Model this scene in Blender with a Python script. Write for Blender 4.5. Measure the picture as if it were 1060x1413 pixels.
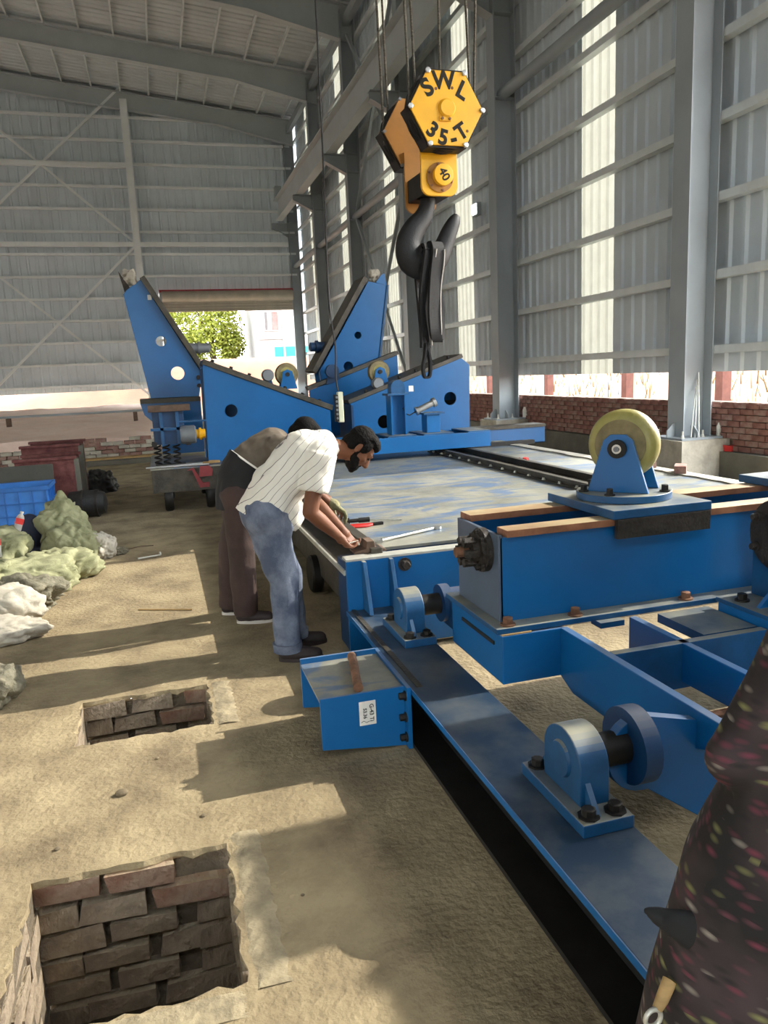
import bpy, bmesh, math, random
from mathutils import Vector, Matrix, noise
random.seed(7)
SC = bpy.context.scene
COL = SC.collection
for o in list(bpy.data.objects): bpy.data.objects.remove(o)
rad = math.radians

# ------------------------------------------------------------------ camera, sky, sun, exposure
F_PX = 1050.0
def _n(v): return Vector(v).normalized()
cY = _n((215-530, -(528-706.5), -F_PX))
cZ = -_n((778-530, -(6300-706.5), -F_PX)); cZ = (cZ - cY*cZ.dot(cY)).normalized()
cX = cY.cross(cZ)
cam = bpy.data.cameras.new('camera'); camo = bpy.data.objects.new('camera', cam); COL.objects.link(camo)
cam.sensor_fit = 'HORIZONTAL'; cam.sensor_width = 36; cam.lens = 36*F_PX/1060; cam.clip_end = 500; cam.clip_start = .02
camo.matrix_world = Matrix.Translation((0, 0, 1.65)) @ Matrix((cX, cY, cZ)).to_4x4()
SC.camera = camo

W = bpy.data.worlds.new('sky'); SC.world = W; W.use_nodes = True
wn = W.node_tree.nodes; wl = W.node_tree.links; wn.clear()
SUN_AZ, SUN_EL = 2.0, 35.0           # azimuth from +X towards +Y
sky = wn.new('ShaderNodeTexSky'); sky.sky_type = 'NISHITA'; sky.sun_disc = False
sky.sun_elevation = rad(SUN_EL); sky.sun_rotation = rad(90-SUN_AZ); sky.air_density = 1.6; sky.dust_density = 1.2; sky.ozone_density = .8
mixw = wn.new('ShaderNodeMixRGB'); mixw.inputs[0].default_value = .78; mixw.inputs[2].default_value = (6.25, 6.35, 6.4, 1)
bgn = wn.new('ShaderNodeBackground'); bgn.inputs[1].default_value = 1.4
wo = wn.new('ShaderNodeOutputWorld')
wl.new(sky.outputs[0], mixw.inputs[1]); wl.new(mixw.outputs[0], bgn.inputs[0]); wl.new(bgn.outputs[0], wo.inputs[0])

sun = bpy.data.lights.new('sun', 'SUN'); sun.energy = 5.2; sun.angle = rad(.3); sun.color = (1, .94, .82)
suno = bpy.data.objects.new('sun', sun); COL.objects.link(suno)
sd = Vector((math.cos(rad(SUN_EL))*math.cos(rad(SUN_AZ)), math.cos(rad(SUN_EL))*math.sin(rad(SUN_AZ)), math.sin(rad(SUN_EL))))
suno.rotation_euler = sd.to_track_quat('Z', 'Y').to_euler(); suno.location = (30, 5, 25)

vs = SC.view_settings; vs.view_transform = 'Standard'; vs.look = 'None'; vs.gamma = 1; vs.use_curve_mapping = False
vs.exposure = 0.48
SC.cycles.use_denoising = True
SC.cycles.max_bounces = 10; SC.cycles.diffuse_bounces = 6; SC.cycles.sample_clamp_indirect = 6

# ------------------------------------------------------------------ helpers
def S(r, g, b):
    f = lambda c: c/12.92 if c <= .04045 else ((c+.055)/1.055)**2.4
    return (f(r/255), f(g/255), f(b/255))
MATS = {}
def mat(name, col, rough=.6, metal=0., var=.2, scale=4., bump=0., bscale=60., col2=None, dust=None, dust_amt=.6, trans=0., streak=None, spec=.5, emit=None, cut=(.35, .65)):
    m = bpy.data.materials.new(name); m.use_nodes = True; nt = m.node_tree; N = nt.nodes; K = nt.links; N.clear()
    out = N.new('ShaderNodeOutputMaterial'); b = N.new('ShaderNodeBsdfPrincipled'); K.new(b.outputs[0], out.inputs[0])
    b.inputs['Roughness'].default_value = rough; b.inputs['Metallic'].default_value = metal
    b.inputs['Specular IOR Level'].default_value = spec
    tc = N.new('ShaderNodeTexCoord'); src = tc.outputs['Object']
    mp = N.new('ShaderNodeMapping'); K.new(src, mp.inputs[0])
    if streak: mp.inputs['Scale'].default_value = streak
    nz = N.new('ShaderNodeTexNoise'); nz.inputs['Scale'].default_value = scale; nz.inputs['Detail'].default_value = 7; nz.inputs['Roughness'].default_value = .62
    K.new(mp.outputs[0], nz.inputs['Vector'])
    rp = N.new('ShaderNodeValToRGB'); K.new(nz.outputs['Fac'], rp.inputs[0])
    c2 = col2 or tuple(min(1, c*(1+var)) for c in col); c1 = col if col2 else tuple(c*(1-var) for c in col)
    rp.color_ramp.elements[0].position = cut[0]; rp.color_ramp.elements[1].position = cut[1]
    rp.color_ramp.elements[0].color = (*c1, 1); rp.color_ramp.elements[1].color = (*c2, 1)
    cout = rp.outputs[0]
    if dust:                                    # settled dust on faces that look up
        ge = N.new('ShaderNodeNewGeometry'); sp = N.new('ShaderNodeSeparateXYZ'); K.new(ge.outputs['True Normal'], sp.inputs[0])
        mr = N.new('ShaderNodeMapRange'); mr.inputs[1].default_value = .55; mr.inputs[2].default_value = .95; K.new(sp.outputs[2], mr.inputs[0])
        n2 = N.new('ShaderNodeTexNoise'); n2.inputs['Scale'].default_value = 5; n2.inputs['Detail'].default_value = 6; K.new(tc.outputs['Object'], n2.inputs['Vector'])
        m2 = N.new('ShaderNodeMapRange'); m2.inputs[1].default_value = .35; m2.inputs[2].default_value = .62; m2.inputs[3].default_value = dust_amt*.35; m2.inputs[4].default_value = dust_amt; K.new(n2.outputs['Fac'], m2.inputs[0])
        mu = N.new('ShaderNodeMath'); mu.operation = 'MULTIPLY'; K.new(mr.outputs[0], mu.inputs[0]); K.new(m2.outputs[0], mu.inputs[1])
        mx = N.new('ShaderNodeMixRGB'); K.new(mu.outputs[0], mx.inputs[0]); K.new(cout, mx.inputs[1]); mx.inputs[2].default_value = (*dust, 1); cout = mx.outputs[0]
    K.new(cout, b.inputs['Base Color'])
    if bump:
        nb = N.new('ShaderNodeTexNoise'); nb.inputs['Scale'].default_value = bscale; nb.inputs['Detail'].default_value = 5; K.new(mp.outputs[0], nb.inputs['Vector'])
        bp = N.new('ShaderNodeBump'); bp.inputs['Strength'].default_value = bump; bp.inputs['Distance'].default_value = .02
        K.new(nb.outputs['Fac'], bp.inputs['Height']); K.new(bp.outputs[0], b.inputs['Normal'])
    if trans:
        tr = N.new('ShaderNodeBsdfTranslucent'); K.new(cout, tr.inputs[0]); ms = N.new('ShaderNodeMixShader'); ms.inputs[0].default_value = trans
        K.new(b.outputs[0], ms.inputs[1]); K.new(tr.outputs[0], ms.inputs[2]); K.new(ms.outputs[0], out.inputs[0])
    if emit:
        b.inputs['Emission Color'].default_value = (*emit[0], 1); b.inputs['Emission Strength'].default_value = emit[1]
    MATS[name] = m
    return m

class MB:
    def __init__(s): s.v = []; s.f = []
    def add(s, vs, fs):
        k = len(s.v); s.v += [tuple(v) for v in vs]; s.f += [tuple(i+k for i in f) for f in fs]; return s
    def box(s, x0, x1, y0, y1, z0, z1):
        return s.add([(x0,y0,z0),(x1,y0,z0),(x1,y1,z0),(x0,y1,z0),(x0,y0,z1),(x1,y0,z1),(x1,y1,z1),(x0,y1,z1)],
                     [(3,2,1,0),(4,5,6,7),(0,1,5,4),(1,2,6,5),(2,3,7,6),(3,0,4,7)])
    def obox(s, c, size, rz=0., rx=0., ry=0., jit=0.):
        Mx = Matrix.Translation(c) @ Matrix.Rotation(rz,4,'Z') @ Matrix.Rotation(ry,4,'Y') @ Matrix.Rotation(rx,4,'X')
        h = [d/2 for d in size]; vs = []
        for q in [(-1,-1,-1),(1,-1,-1),(1,1,-1),(-1,1,-1),(-1,-1,1),(1,-1,1),(1,1,1),(-1,1,1)]:
            vs.append(Mx @ Vector([q[i]*h[i]+random.uniform(-jit,jit) for i in range(3)]))
        return s.add(vs, [(3,2,1,0),(4,5,6,7),(0,1,5,4),(1,2,6,5),(2,3,7,6),(3,0,4,7)])
    def beam(s, p0, p1, w, h, up=(0,0,1)):
        p0 = Vector(p0); p1 = Vector(p1); d = (p1-p0).normalized(); r = d.cross(Vector(up))
        if r.length < 1e-4: r = d.cross(Vector((0,1,0)))
        r.normalize(); u = r.cross(d); vs = []
        for p in (p0, p1):
            for a, b in ((-1,-1),(1,-1),(1,1),(-1,1)): vs.append(p + r*a*w/2 + u*b*h/2)
        return s.add(vs, [(0,1,2,3),(7,6,5,4),(0,4,5,1),(1,5,6,2),(2,6,7,3),(3,7,4,0)])
    def prism(s, poly, ax, a0, a1, fn=None):
        mp = fn or {'x': lambda p,a: (a,p[0],p[1]), 'y': lambda p,a: (p[0],a,p[1]), 'z': lambda p,a: (p[0],p[1],a)}[ax]
        n = len(poly); vs = [mp(p,a0) for p in poly]+[mp(p,a1) for p in poly]
        return s.add(vs, [tuple(range(n))[::-1], tuple(range(n,2*n))]+[(i,(i+1)%n,n+(i+1)%n,n+i) for i in range(n)])
    def plate(s, poly, holes, ax, a0, a1, fn=None):
        """polygon with round holes [(cx,cy,r)], extruded"""
        mp = fn or {'x': lambda p,a: (a,p[0],p[1]), 'y': lambda p,a: (p[0],a,p[1]), 'z': lambda p,a: (p[0],p[1],a)}[ax]
        loops = [list(poly)] + [[(c[0]+c[2]*math.cos(t*2*math.pi/24), c[1]+c[2]*math.sin(t*2*math.pi/24)) for t in range(24)] for c in holes]
        bm = bmesh.new(); es = []
        for lp in loops:
            vv = [bm.verts.new((p[0],p[1],0)) for p in lp]
            es += [bm.edges.new((vv[i], vv[(i+1)%len(vv)])) for i in range(len(vv))]
        bmesh.ops.triangle_fill(bm, use_beauty=True, use_dissolve=False, edges=es)
        bm.verts.index_update(); P = [(v.co.x, v.co.y) for v in bm.verts]; T = [tuple(v.index for v in f.verts) for f in bm.faces]; bm.free()
        n = len(P); vs = [mp(p,a0) for p in P]+[mp(p,a1) for p in P]
        fs = [t[::-1] for t in T]+[tuple(i+n for i in t) for t in T]; k = 0
        for lp in loops:
            m = len(lp); fs += [(k+i, k+(i+1)%m, n+k+(i+1)%m, n+k+i) for i in range(m)]; k += m
        return s.add(vs, fs)
    def tube(s, path, r, n=10, caps=True, flat=None):
        P = [Vector(p) for p in path]; m = len(P); rr = r if isinstance(r,(list,tuple)) else [r]*m
        vs = []; fs = []; prev = None
        for i in range(m):
            d = (P[min(i+1,m-1)]-P[max(i-1,0)]).normalized()
            if prev is None:
                a = Vector((0,0,1)) if abs(d.z) < .9 else Vector((0,1,0)); u = d.cross(a).normalized()
            else:
                u = (prev - d*prev.dot(d)); u = u.normalized() if u.length > 1e-5 else d.orthogonal().normalized()
            prev = u; w = d.cross(u)
            for j in range(n):
                t = 2*math.pi*j/n
                off = (u*math.cos(t)+w*math.sin(t))*rr[i]
                if flat: off = off - Vector(flat[0])*off.dot(Vector(flat[0]))*(1-flat[1])
                vs.append(P[i]+off)
        for i in range(m-1):
            for j in range(n): fs.append((i*n+j, i*n+(j+1)%n, (i+1)*n+(j+1)%n, (i+1)*n+j))
        if caps: fs += [tuple(range(n))[::-1], tuple(range((m-1)*n, m*n))]
        return s.add(vs, fs)
    def cyl(s, p0, p1, r0, r1=None, n=20): return s.tube([p0,p1], [r0, r0 if r1 is None else r1], n)
    def lathe(s, prof, o, d, n=28):
        """prof: list of (axial, radius)"""
        o = Vector(o); d = Vector(d).normalized()
        return s.tube_axis([(o+d*a, r) for a, r in prof], d, n)
    def tube_axis(s, pr, d, n):
        a = Vector((0,0,1)) if abs(d.z) < .9 else Vector((0,1,0)); u = d.cross(a).normalized(); w = d.cross(u); vs = []; fs = []; m = len(pr)
        for p, r in pr:
            for j in range(n): t = 2*math.pi*j/n; vs.append(p+(u*math.cos(t)+w*math.sin(t))*r)
        for i in range(m-1):
            for j in range(n): fs.append((i*n+j, i*n+(j+1)%n, (i+1)*n+(j+1)%n, (i+1)*n+j))
        fs += [tuple(range(n))[::-1], tuple(range((m-1)*n, m*n))]
        return s.add(vs, fs)
    def bolt(s, p, d, r, h):
        p = Vector(p); d = Vector(d).normalized()
        s.tube_axis([(p, r*1.45), (p+d*h*.22, r*1.45)], d, 14)
        return s.tube_axis([(p+d*h*.22, r), (p+d*h*.92, r), (p+d*h, r*.85)], d, 6)
    def rotz(s, c, ang):
        R_ = Matrix.Rotation(ang, 3, 'Z'); c = Vector((c[0], c[1], 0)); s.v = [tuple(R_ @ (Vector(v)-c)+c) for v in s.v]; return s
    def ribbon(s, path, wdir, w, t):
        P = [Vector(p) for p in path]; wd = Vector(wdir).normalized(); vs = []; fs = []; m = len(P)
        for i in range(m):
            d = (P[min(i+1,m-1)]-P[max(i-1,0)]).normalized(); q = d.cross(wd).normalized()
            for a, b in ((-1,-1),(1,-1),(1,1),(-1,1)): vs.append(P[i]+wd*a*w/2+q*b*t/2)
        for i in range(m-1):
            for j in range(4): fs.append((i*4+j, i*4+(j+1)%4, (i+1)*4+(j+1)%4, (i+1)*4+j))
        fs += [(3,2,1,0), tuple(range((m-1)*4, m*4))]
        return s.add(vs, fs)
    def mesh(s, name):
        me = bpy.data.meshes.new(name); me.from_pydata(s.v, [], s.f); me.update()
        bm = bmesh.new(); bm.from_mesh(me); bmesh.ops.recalc_face_normals(bm, faces=bm.faces); bm.to_mesh(me); bm.free()
        return me
    def build(s, name, m, parent=None, smooth=False, bevel=0., kind=None, label=None):
        return link(name, s.mesh(name), m, parent, smooth, bevel, kind, label)

def link(name, me, m, parent=None, smooth=False, bevel=0., kind=None, label=None):
    o = bpy.data.objects.new(name, me); COL.objects.link(o)
    if m is not None and not me.materials: me.materials.append(MATS[m] if isinstance(m, str) else m)
    if smooth:
        me.polygons.foreach_set('use_smooth', [True]*len(me.polygons))
        if smooth != 'all':
            try: me.set_sharp_from_angle(angle=rad(38))
            except Exception: pass
    if bevel:
        b = o.modifiers.new('bevel', 'BEVEL'); b.width = bevel; b.segments = 2; b.limit_method = 'ANGLE'; b.angle_limit = rad(50)
    if parent is not None: setpar(o, parent)
    if kind: o['kind'] = kind
    if label: o['label'] = label
    return o
def setpar(o, p):
    o.parent = p; o.matrix_parent_inverse = Matrix.Translation(-p_loc(p))
def p_loc(p):
    v = Vector(p.location)
    return v if p.parent is None or p.type == 'MESH' else v
def thing(name, label, cat, loc=(0,0,0), group=None, kind=None):
    o = bpy.data.objects.new(name, None); COL.objects.link(o); o.location = loc; o.empty_display_size = .1
    return tag(o, label, cat, group, kind)
def tag(o, label, cat, group=None, kind=None):
    o['label'] = label; o['category'] = cat
    if group: o['group'] = group
    if kind: o['kind'] = kind
    return o
def struct(name, loc, label, cat='structure'):
    return thing(name, label, cat, loc, None, 'structure')
def copy_tree(o, parent=None):
    c = o.copy(); COL.objects.link(c)
    if parent is not None: c.parent = parent; c.matrix_parent_inverse = o.matrix_parent_inverse
    for ch in list(o.children): copy_tree(ch, c)
    return c
def inst(name, me, parent, loc=None, rot=None, scale=None, label=None, kind=None):
    """one more part that shares mesh data; loc in world space"""
    o = bpy.data.objects.new(name, me); COL.objects.link(o)
    if loc is not None: o.location = loc
    if rot is not None: o.rotation_euler = rot
    if scale is not None: o.scale = scale
    setpar(o, parent)
    if label: o['label'] = label
    return o
def temesh(name, mb, m):
    me = mb.mesh(name); me.materials.append(MATS[m]); return me
def ribsheet(fn, s0, s1, t0, t1, period, depth):
    """trapezoidal ribbed sheet; fn(s, t, off) -> xyz"""
    mb = MB(); pts = []; s = s0
    while s < s1-1e-6:
        for a, off in ((0,0),(.62,0),(.72,1),(.90,1)):
            q = s+a*period
            if q < s1: pts.append((q, off*depth))
        s += period
    pts.append((s1, 0)); n = len(pts)
    vs = [fn(a, t0, b) for a, b in pts]+[fn(a, t1(a) if callable(t1) else t1, b) for a, b in pts]
    return mb.add(vs, [(i, i+1, n+i+1, n+i) for i in range(n-1)])
def text_mesh(txt, size, depth, fn, bold=.0):
    cu = bpy.data.curves.new('t', 'FONT'); cu.body = txt; cu.size = size; cu.align_x = 'CENTER'; cu.align_y = 'CENTER'; cu.extrude = depth; cu.bevel_depth = bold; cu.bevel_resolution = 0
    ob = bpy.data.objects.new('t', cu); COL.objects.link(ob)
    dg = bpy.context.evaluated_depsgraph_get(); me = bpy.data.meshes.new_from_object(ob.evaluated_get(dg))
    bpy.data.objects.remove(ob)
    for v in me.vertices: v.co = fn(v.co)
    me.materials.clear()
    return me

# bodies and cloth: overlapping tapered capsules fused into one continuous surface
def cap(mb, p0, p1, r0, r1, flat=1., fdir=None, n=14):
    p0 = Vector(p0); p1 = Vector(p1); d = (p1-p0); L = d.length; d = d.normalized() if L > 1e-6 else Vector((0,0,1))
    u = d.orthogonal().normalized()
    if fdir is not None:
        q = Vector(fdir); q = q-d*q.dot(d)
        if q.length > 1e-4: u = q.normalized()
    w = d.cross(u); pr = []
    for k in range(5): t = -math.pi/2+k*math.pi/8*.98; pr.append((p0+d*r0*math.sin(t), max(r0*math.cos(t), 1e-4)))
    pr.append((p0, r0)); pr.append((p1, r1))
    for k in range(1, 5): t = k*math.pi/8*.98; pr.append((p1+d*r1*math.sin(t), max(r1*math.cos(t), 1e-4)))
    vs = []; m = len(pr); fs = []
    for p, r in pr:
        for j in range(n): t = 2*math.pi*j/n; vs.append(p+u*math.cos(t)*r*flat+w*math.sin(t)*r)
    for i in range(m-1):
        for j in range(n): fs.append((i*n+j, i*n+(j+1)%n, (i+1)*n+(j+1)%n, (i+1)*n+j))
    fs += [tuple(range(n))[::-1], tuple(range((m-1)*n, m*n))]
    mb.add(vs, fs)
def ell(mb, c, r, rot=None, n=16):
    c = Vector(c); Rm = rot or Matrix.Identity(3); vs = []; fs = []; m = 10
    for i in range(m+1):
        t = -math.pi/2+math.pi*i/m*.998+.003
        for j in range(n):
            a = 2*math.pi*j/n
            vs.append(c+Rm @ Vector((r[0]*math.cos(t)*math.cos(a), r[1]*math.cos(t)*math.sin(a), r[2]*math.sin(t))))
    for i in range(m):
        for j in range(n): fs.append((i*n+j, i*n+(j+1)%n, (i+1)*n+(j+1)%n, (i+1)*n+j))
    fs += [tuple(range(n))[::-1], tuple(range(m*n, (m+1)*n))]
    mb.add(vs, fs)
def fuse(mb, name, m, parent=None, voxel=.012, smooth=4, disp=None, label=None, cutz=None):
    me = mb.mesh('tmp'); ob = bpy.data.objects.new('tmp', me); COL.objects.link(ob)
    r = ob.modifiers.new('r', 'REMESH'); r.mode = 'VOXEL'; r.voxel_size = voxel
    sm = ob.modifiers.new('s', 'SMOOTH'); sm.iterations = smooth; sm.factor = .6
    dg = bpy.context.evaluated_depsgraph_get(); out = bpy.data.meshes.new_from_object(ob.evaluated_get(dg))
    bpy.data.objects.remove(ob); bpy.data.meshes.remove(me)
    if disp:
        ns = [v.normal.copy() for v in out.vertices]
        for v, nn in zip(out.vertices, ns): v.co = v.co+nn*disp(v.co)
    if cutz is not None:
        for v in out.vertices:
            if v.co.z < cutz: v.co.z = cutz
    out.name = name; out.materials.clear()
    return link(name, out, m, parent, smooth='all', label=label)

# ------------------------------------------------------------------ materials
DUST = S(168,158,132)
mat('concrete', S(112,98,75), .95, var=.3, scale=2.6, bump=.6, bscale=34, col2=S(158,143,112), cut=(.32,.62))
mat('pit_concrete', S(150,138,112), .95, var=.3, scale=9, bump=.9, bscale=18)
mat('dirt', S(70,60,48), 1., var=.3)
mat('brick_pit', S(112,98,84), .95, var=.3, scale=7, bump=.9, bscale=30, col2=S(152,138,118), dust=S(168,156,132), dust_amt=.8)
mat('brick_pit_red', S(124,88,72), .95, var=.25, scale=9, bump=.9, bscale=30, col2=S(146,126,108), dust=S(168,156,132), dust_amt=.8)
mat('mortar', S(98,88,74), 1., var=.25, scale=8, bump=.6)
mat('brick_wall', S(112,72,64), .95, var=.35, scale=5, col2=S(142,104,92), bump=.4)
mat('brick_wall2', S(128,88,78), .95, var=.25, scale=7, col2=S(150,126,116), bump=.4)
mat('plinth', S(104,102,92), .95, var=.2, scale=2, bump=.4, bscale=12)
mat('plaster', S(170,164,150), .9, var=.2, scale=5, bump=.5, bscale=16)
mat('siding', S(192,202,208), .45, .1, var=.08, scale=.7)
mat('siding_end', S(206,216,222), .5, .1, var=.07, scale=.5)
mat('roof', S(186,194,196), .55, .1, var=.08, scale=.6)
mat('steel_grey', S(150,158,162), .5, .05, var=.08, scale=.8)
mat('rafter', S(176,184,186), .6, .05, var=.06, scale=.8)
mat('girt', S(208,214,214), .45, .15, var=.08, scale=2)
mat('skylight', S(150,152,142), .5, 0, var=.06, scale=3, trans=.31)
mat('sand', S(240,208,192), 1., var=.2, scale=.8, bump=.6, bscale=5, col2=S(250,228,214))
mat('outground', S(116,82,66), 1., var=.2, scale=.6, bump=.5, bscale=6, col2=S(130,94,74))
mat('weed', S(110,88,52), 1., var=.3, scale=3)
mat('redpost', S(98,60,50), .8, var=.2)
mat('white_wall', S(150,150,148), .9, var=.04)
mat('cyan_wall', S(40,128,146), .8, var=.05)
mat('dark_glass', S(70,64,66), .2, var=.2)
mat('curtain', S(150,100,96), .8, var=.2)
mat('leaf', S(116,126,40), .8, var=.4, scale=1.2, col2=S(150,156,66), trans=.4)
mat('bark', S(96,80,62), .95, var=.3)
mat('red_trim', S(150,44,56), .6, var=.15)
mat('shutter', S(176,170,156), .5, .2, var=.12, scale=2)
mat('blue', S(13,93,152), .34, 0, var=.10, scale=1.6, dust=DUST, dust_amt=.32)
mat('blue_dusty', S(16,74,118), .45, 0, var=.25, scale=5, dust=S(150,144,116), dust_amt=.8)
mat('blue_dark', S(12,56,96), .5, 0, var=.2, scale=4, dust=S(112,104,92), dust_amt=.4)
mat('beam_top', S(44,62,82), .34, .1, var=.3, scale=3, col2=S(104,108,108), cut=(.42,.72))
mat('deck', S(112,113,104), .42, .1, var=.3, scale=2.2, col2=S(152,150,136), bump=.12, bscale=30)
mat('rail_dark', S(74,70,62), .5, .4, var=.35, scale=6, bump=.2)
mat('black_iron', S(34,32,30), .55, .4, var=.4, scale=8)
mat('coupling', S(50,45,40), .65, .3, var=.4, scale=14, bump=.5, bscale=50)
mat('bronze', S(150,104,78), .45, .35, var=.3, scale=8, streak=(1,6,1), dust=S(206,190,150), dust_amt=.85)
mat('rust', S(118,84,62), .8, .1, var=.35, scale=12, bump=.3)
mat('steel', S(190,190,186), .32, .85, var=.15, scale=10)
mat('zinc', S(206,206,196), .4, .5, var=.12, scale=10)
mat('pu', S(126,120,60), .4, 0, var=.2, scale=5, col2=S(160,152,92), bump=.12, bscale=40)
mat('pu_side', S(122,110,76), .6, 0, var=.25, scale=12)
mat('yellow', S(236,176,28), .42, 0, var=.07, scale=4)
mat('tan_plate', S(158,108,40), .6, 0, var=.12, scale=4)
mat('ink', S(52,50,42), .6, var=.15)
mat('hook', S(22,22,24), .6, 0, var=.3, scale=7, bump=.15)
mat('sling', S(20,20,22), .85, var=.2, scale=30, bump=.3, bscale=150)
mat('sling_edge', S(150,146,140), .7)
mat('rope', S(96,92,82), .5, .5, var=.6, scale=26, streak=(1,1,3.5), bump=.6, bscale=50)
mat('cable', S(30,30,30), .6)
mat('pendant', S(206,208,180), .5, var=.06)
mat('skin', S(112,72,51), .55, var=.12, scale=12, spec=.3)
mat('skin_face', S(104,66,47), .55, var=.12, scale=20, spec=.3)
mat('hair', S(16,14,13), .8, var=.4, scale=60, bump=.4, bscale=120, spec=.12)
mat('jeans', S(74,84,104), .85, var=.3, scale=5, col2=S(132,140,156), bump=.25, bscale=160, cut=(.42,.72))
mat('trousers', S(60,44,40), .85, var=.25, scale=6, bump=.15, bscale=100)
mat('shirt_taupe', S(96,86,74), .85, var=.15, scale=8)
mat('black_cloth', S(24,24,26), .85, var=.25, scale=8)
mat('shoe', S(44,34,34), .7, var=.3, scale=20)
mat('shoe_sole', S(196,190,182), .7)
mat('glove', S(120,116,84), .9, var=.25, scale=20, bump=.4)
mat('white_cloth', S(226,224,216), .85, var=.05)
mat('crate', S(34,98,170), .5, var=.12, scale=5)
mat('crate_in', S(52,120,196), .5, var=.12, scale=5)
mat('red_box', S(84,38,38), .75, var=.25, scale=9, col2=S(118,70,66), bump=.2)
mat('rust_dark', S(96,76,62), .8, var=.3, scale=9)
mat('slab', S(70,70,64), .9, var=.15, scale=4, bump=.2)
mat('sack_olive', S(112,114,82), .9, var=.25, scale=5, bump=.2, bscale=90, col2=S(156,156,122))
mat('sack_grey', S(112,108,92), .9, var=.25, scale=9, bump=.4, bscale=70)
mat('sack_white', S(172,166,152), .9, var=.1, scale=9, bump=.2, bscale=60)
mat('bag_black', S(38,38,38), .55, var=.3, scale=12, bump=.3)
mat('navy', S(30,36,58), .6, var=.15)
mat('bottle', S(206,206,200), .15, var=.05, trans=.5)
mat('red_plastic', S(206,44,40), .5, var=.1)
mat('red_oxide', S(132,56,58), .8, var=.15)
mat('wood', S(168,138,92), .8, var=.25, scale=6, streak=(1,1,8))
mat('end_steel', S(224,230,230), .5, .05, var=.06, scale=1)
mat('end_blue', S(78,92,110), .5, .1, var=.15, scale=3)
mat('motor_grey', S(120,124,128), .5, .2, var=.15)
mat('label_white', S(222,220,212), .7)
mat('glow_white', S(255,255,250), .4, emit=((1,1,.97), 14))
mat('stone', S(110,98,78), .95, var=.3, scale=20)

# white shirt with thin grey stripes that run from hem to shoulder
def shirt_material():
    m = bpy.data.materials.new('shirt_stripe'); m.use_nodes = True; N = m.node_tree.nodes; K = m.node_tree.links
    b = N['Principled BSDF']; b.inputs['Roughness'].default_value = .85
    tc = N.new('ShaderNodeTexCoord'); sp = N.new('ShaderNodeSeparateXYZ'); K.new(tc.outputs['Object'], sp.inputs[0])
    def lin(ax, az, ay, period, width):
        a = N.new('ShaderNodeMath'); a.operation = 'MULTIPLY'; a.inputs[1].default_value = ax; K.new(sp.outputs[0], a.inputs[0])
        c = N.new('ShaderNodeMath'); c.operation = 'MULTIPLY_ADD'; c.inputs[1].default_value = az; K.new(sp.outputs[2], c.inputs[0]); K.new(a.outputs[0], c.inputs[2])
        d = N.new('ShaderNodeMath'); d.operation = 'MULTIPLY_ADD'; d.inputs[1].default_value = ay; K.new(sp.outputs[1], d.inputs[0]); K.new(c.outputs[0], d.inputs[2])
        nz = N.new('ShaderNodeTexNoise'); nz.inputs['Scale'].default_value = 5; K.new(tc.outputs['Object'], nz.inputs['Vector'])
        e = N.new('ShaderNodeMath'); e.operation = 'MULTIPLY_ADD'; e.inputs[1].default_value = .05; K.new(nz.outputs['Fac'], e.inputs[0]); K.new(d.outputs[0], e.inputs[2])
        g = N.new('ShaderNodeMath'); g.operation = 'MODULO'; g.inputs[1].default_value = period; K.new(e.outputs[0], g.inputs[0])
        h = N.new('ShaderNodeMath'); h.operation = 'LESS_THAN'; h.inputs[1].default_value = width; K.new(g.outputs[0], h.inputs[0])
        return h.outputs[0]
    s1 = lin(-.68, .73, 0, .036, .0026)
    mx = N.new('ShaderNodeMixRGB'); K.new(s1, mx.inputs[0]); mx.inputs[1].default_value = (*S(222,218,206),1); mx.inputs[2].default_value = (*S(118,110,108),1)
    K.new(mx.outputs[0], b.inputs['Base Color']); MATS['shirt_stripe'] = m
shirt_material()
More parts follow.
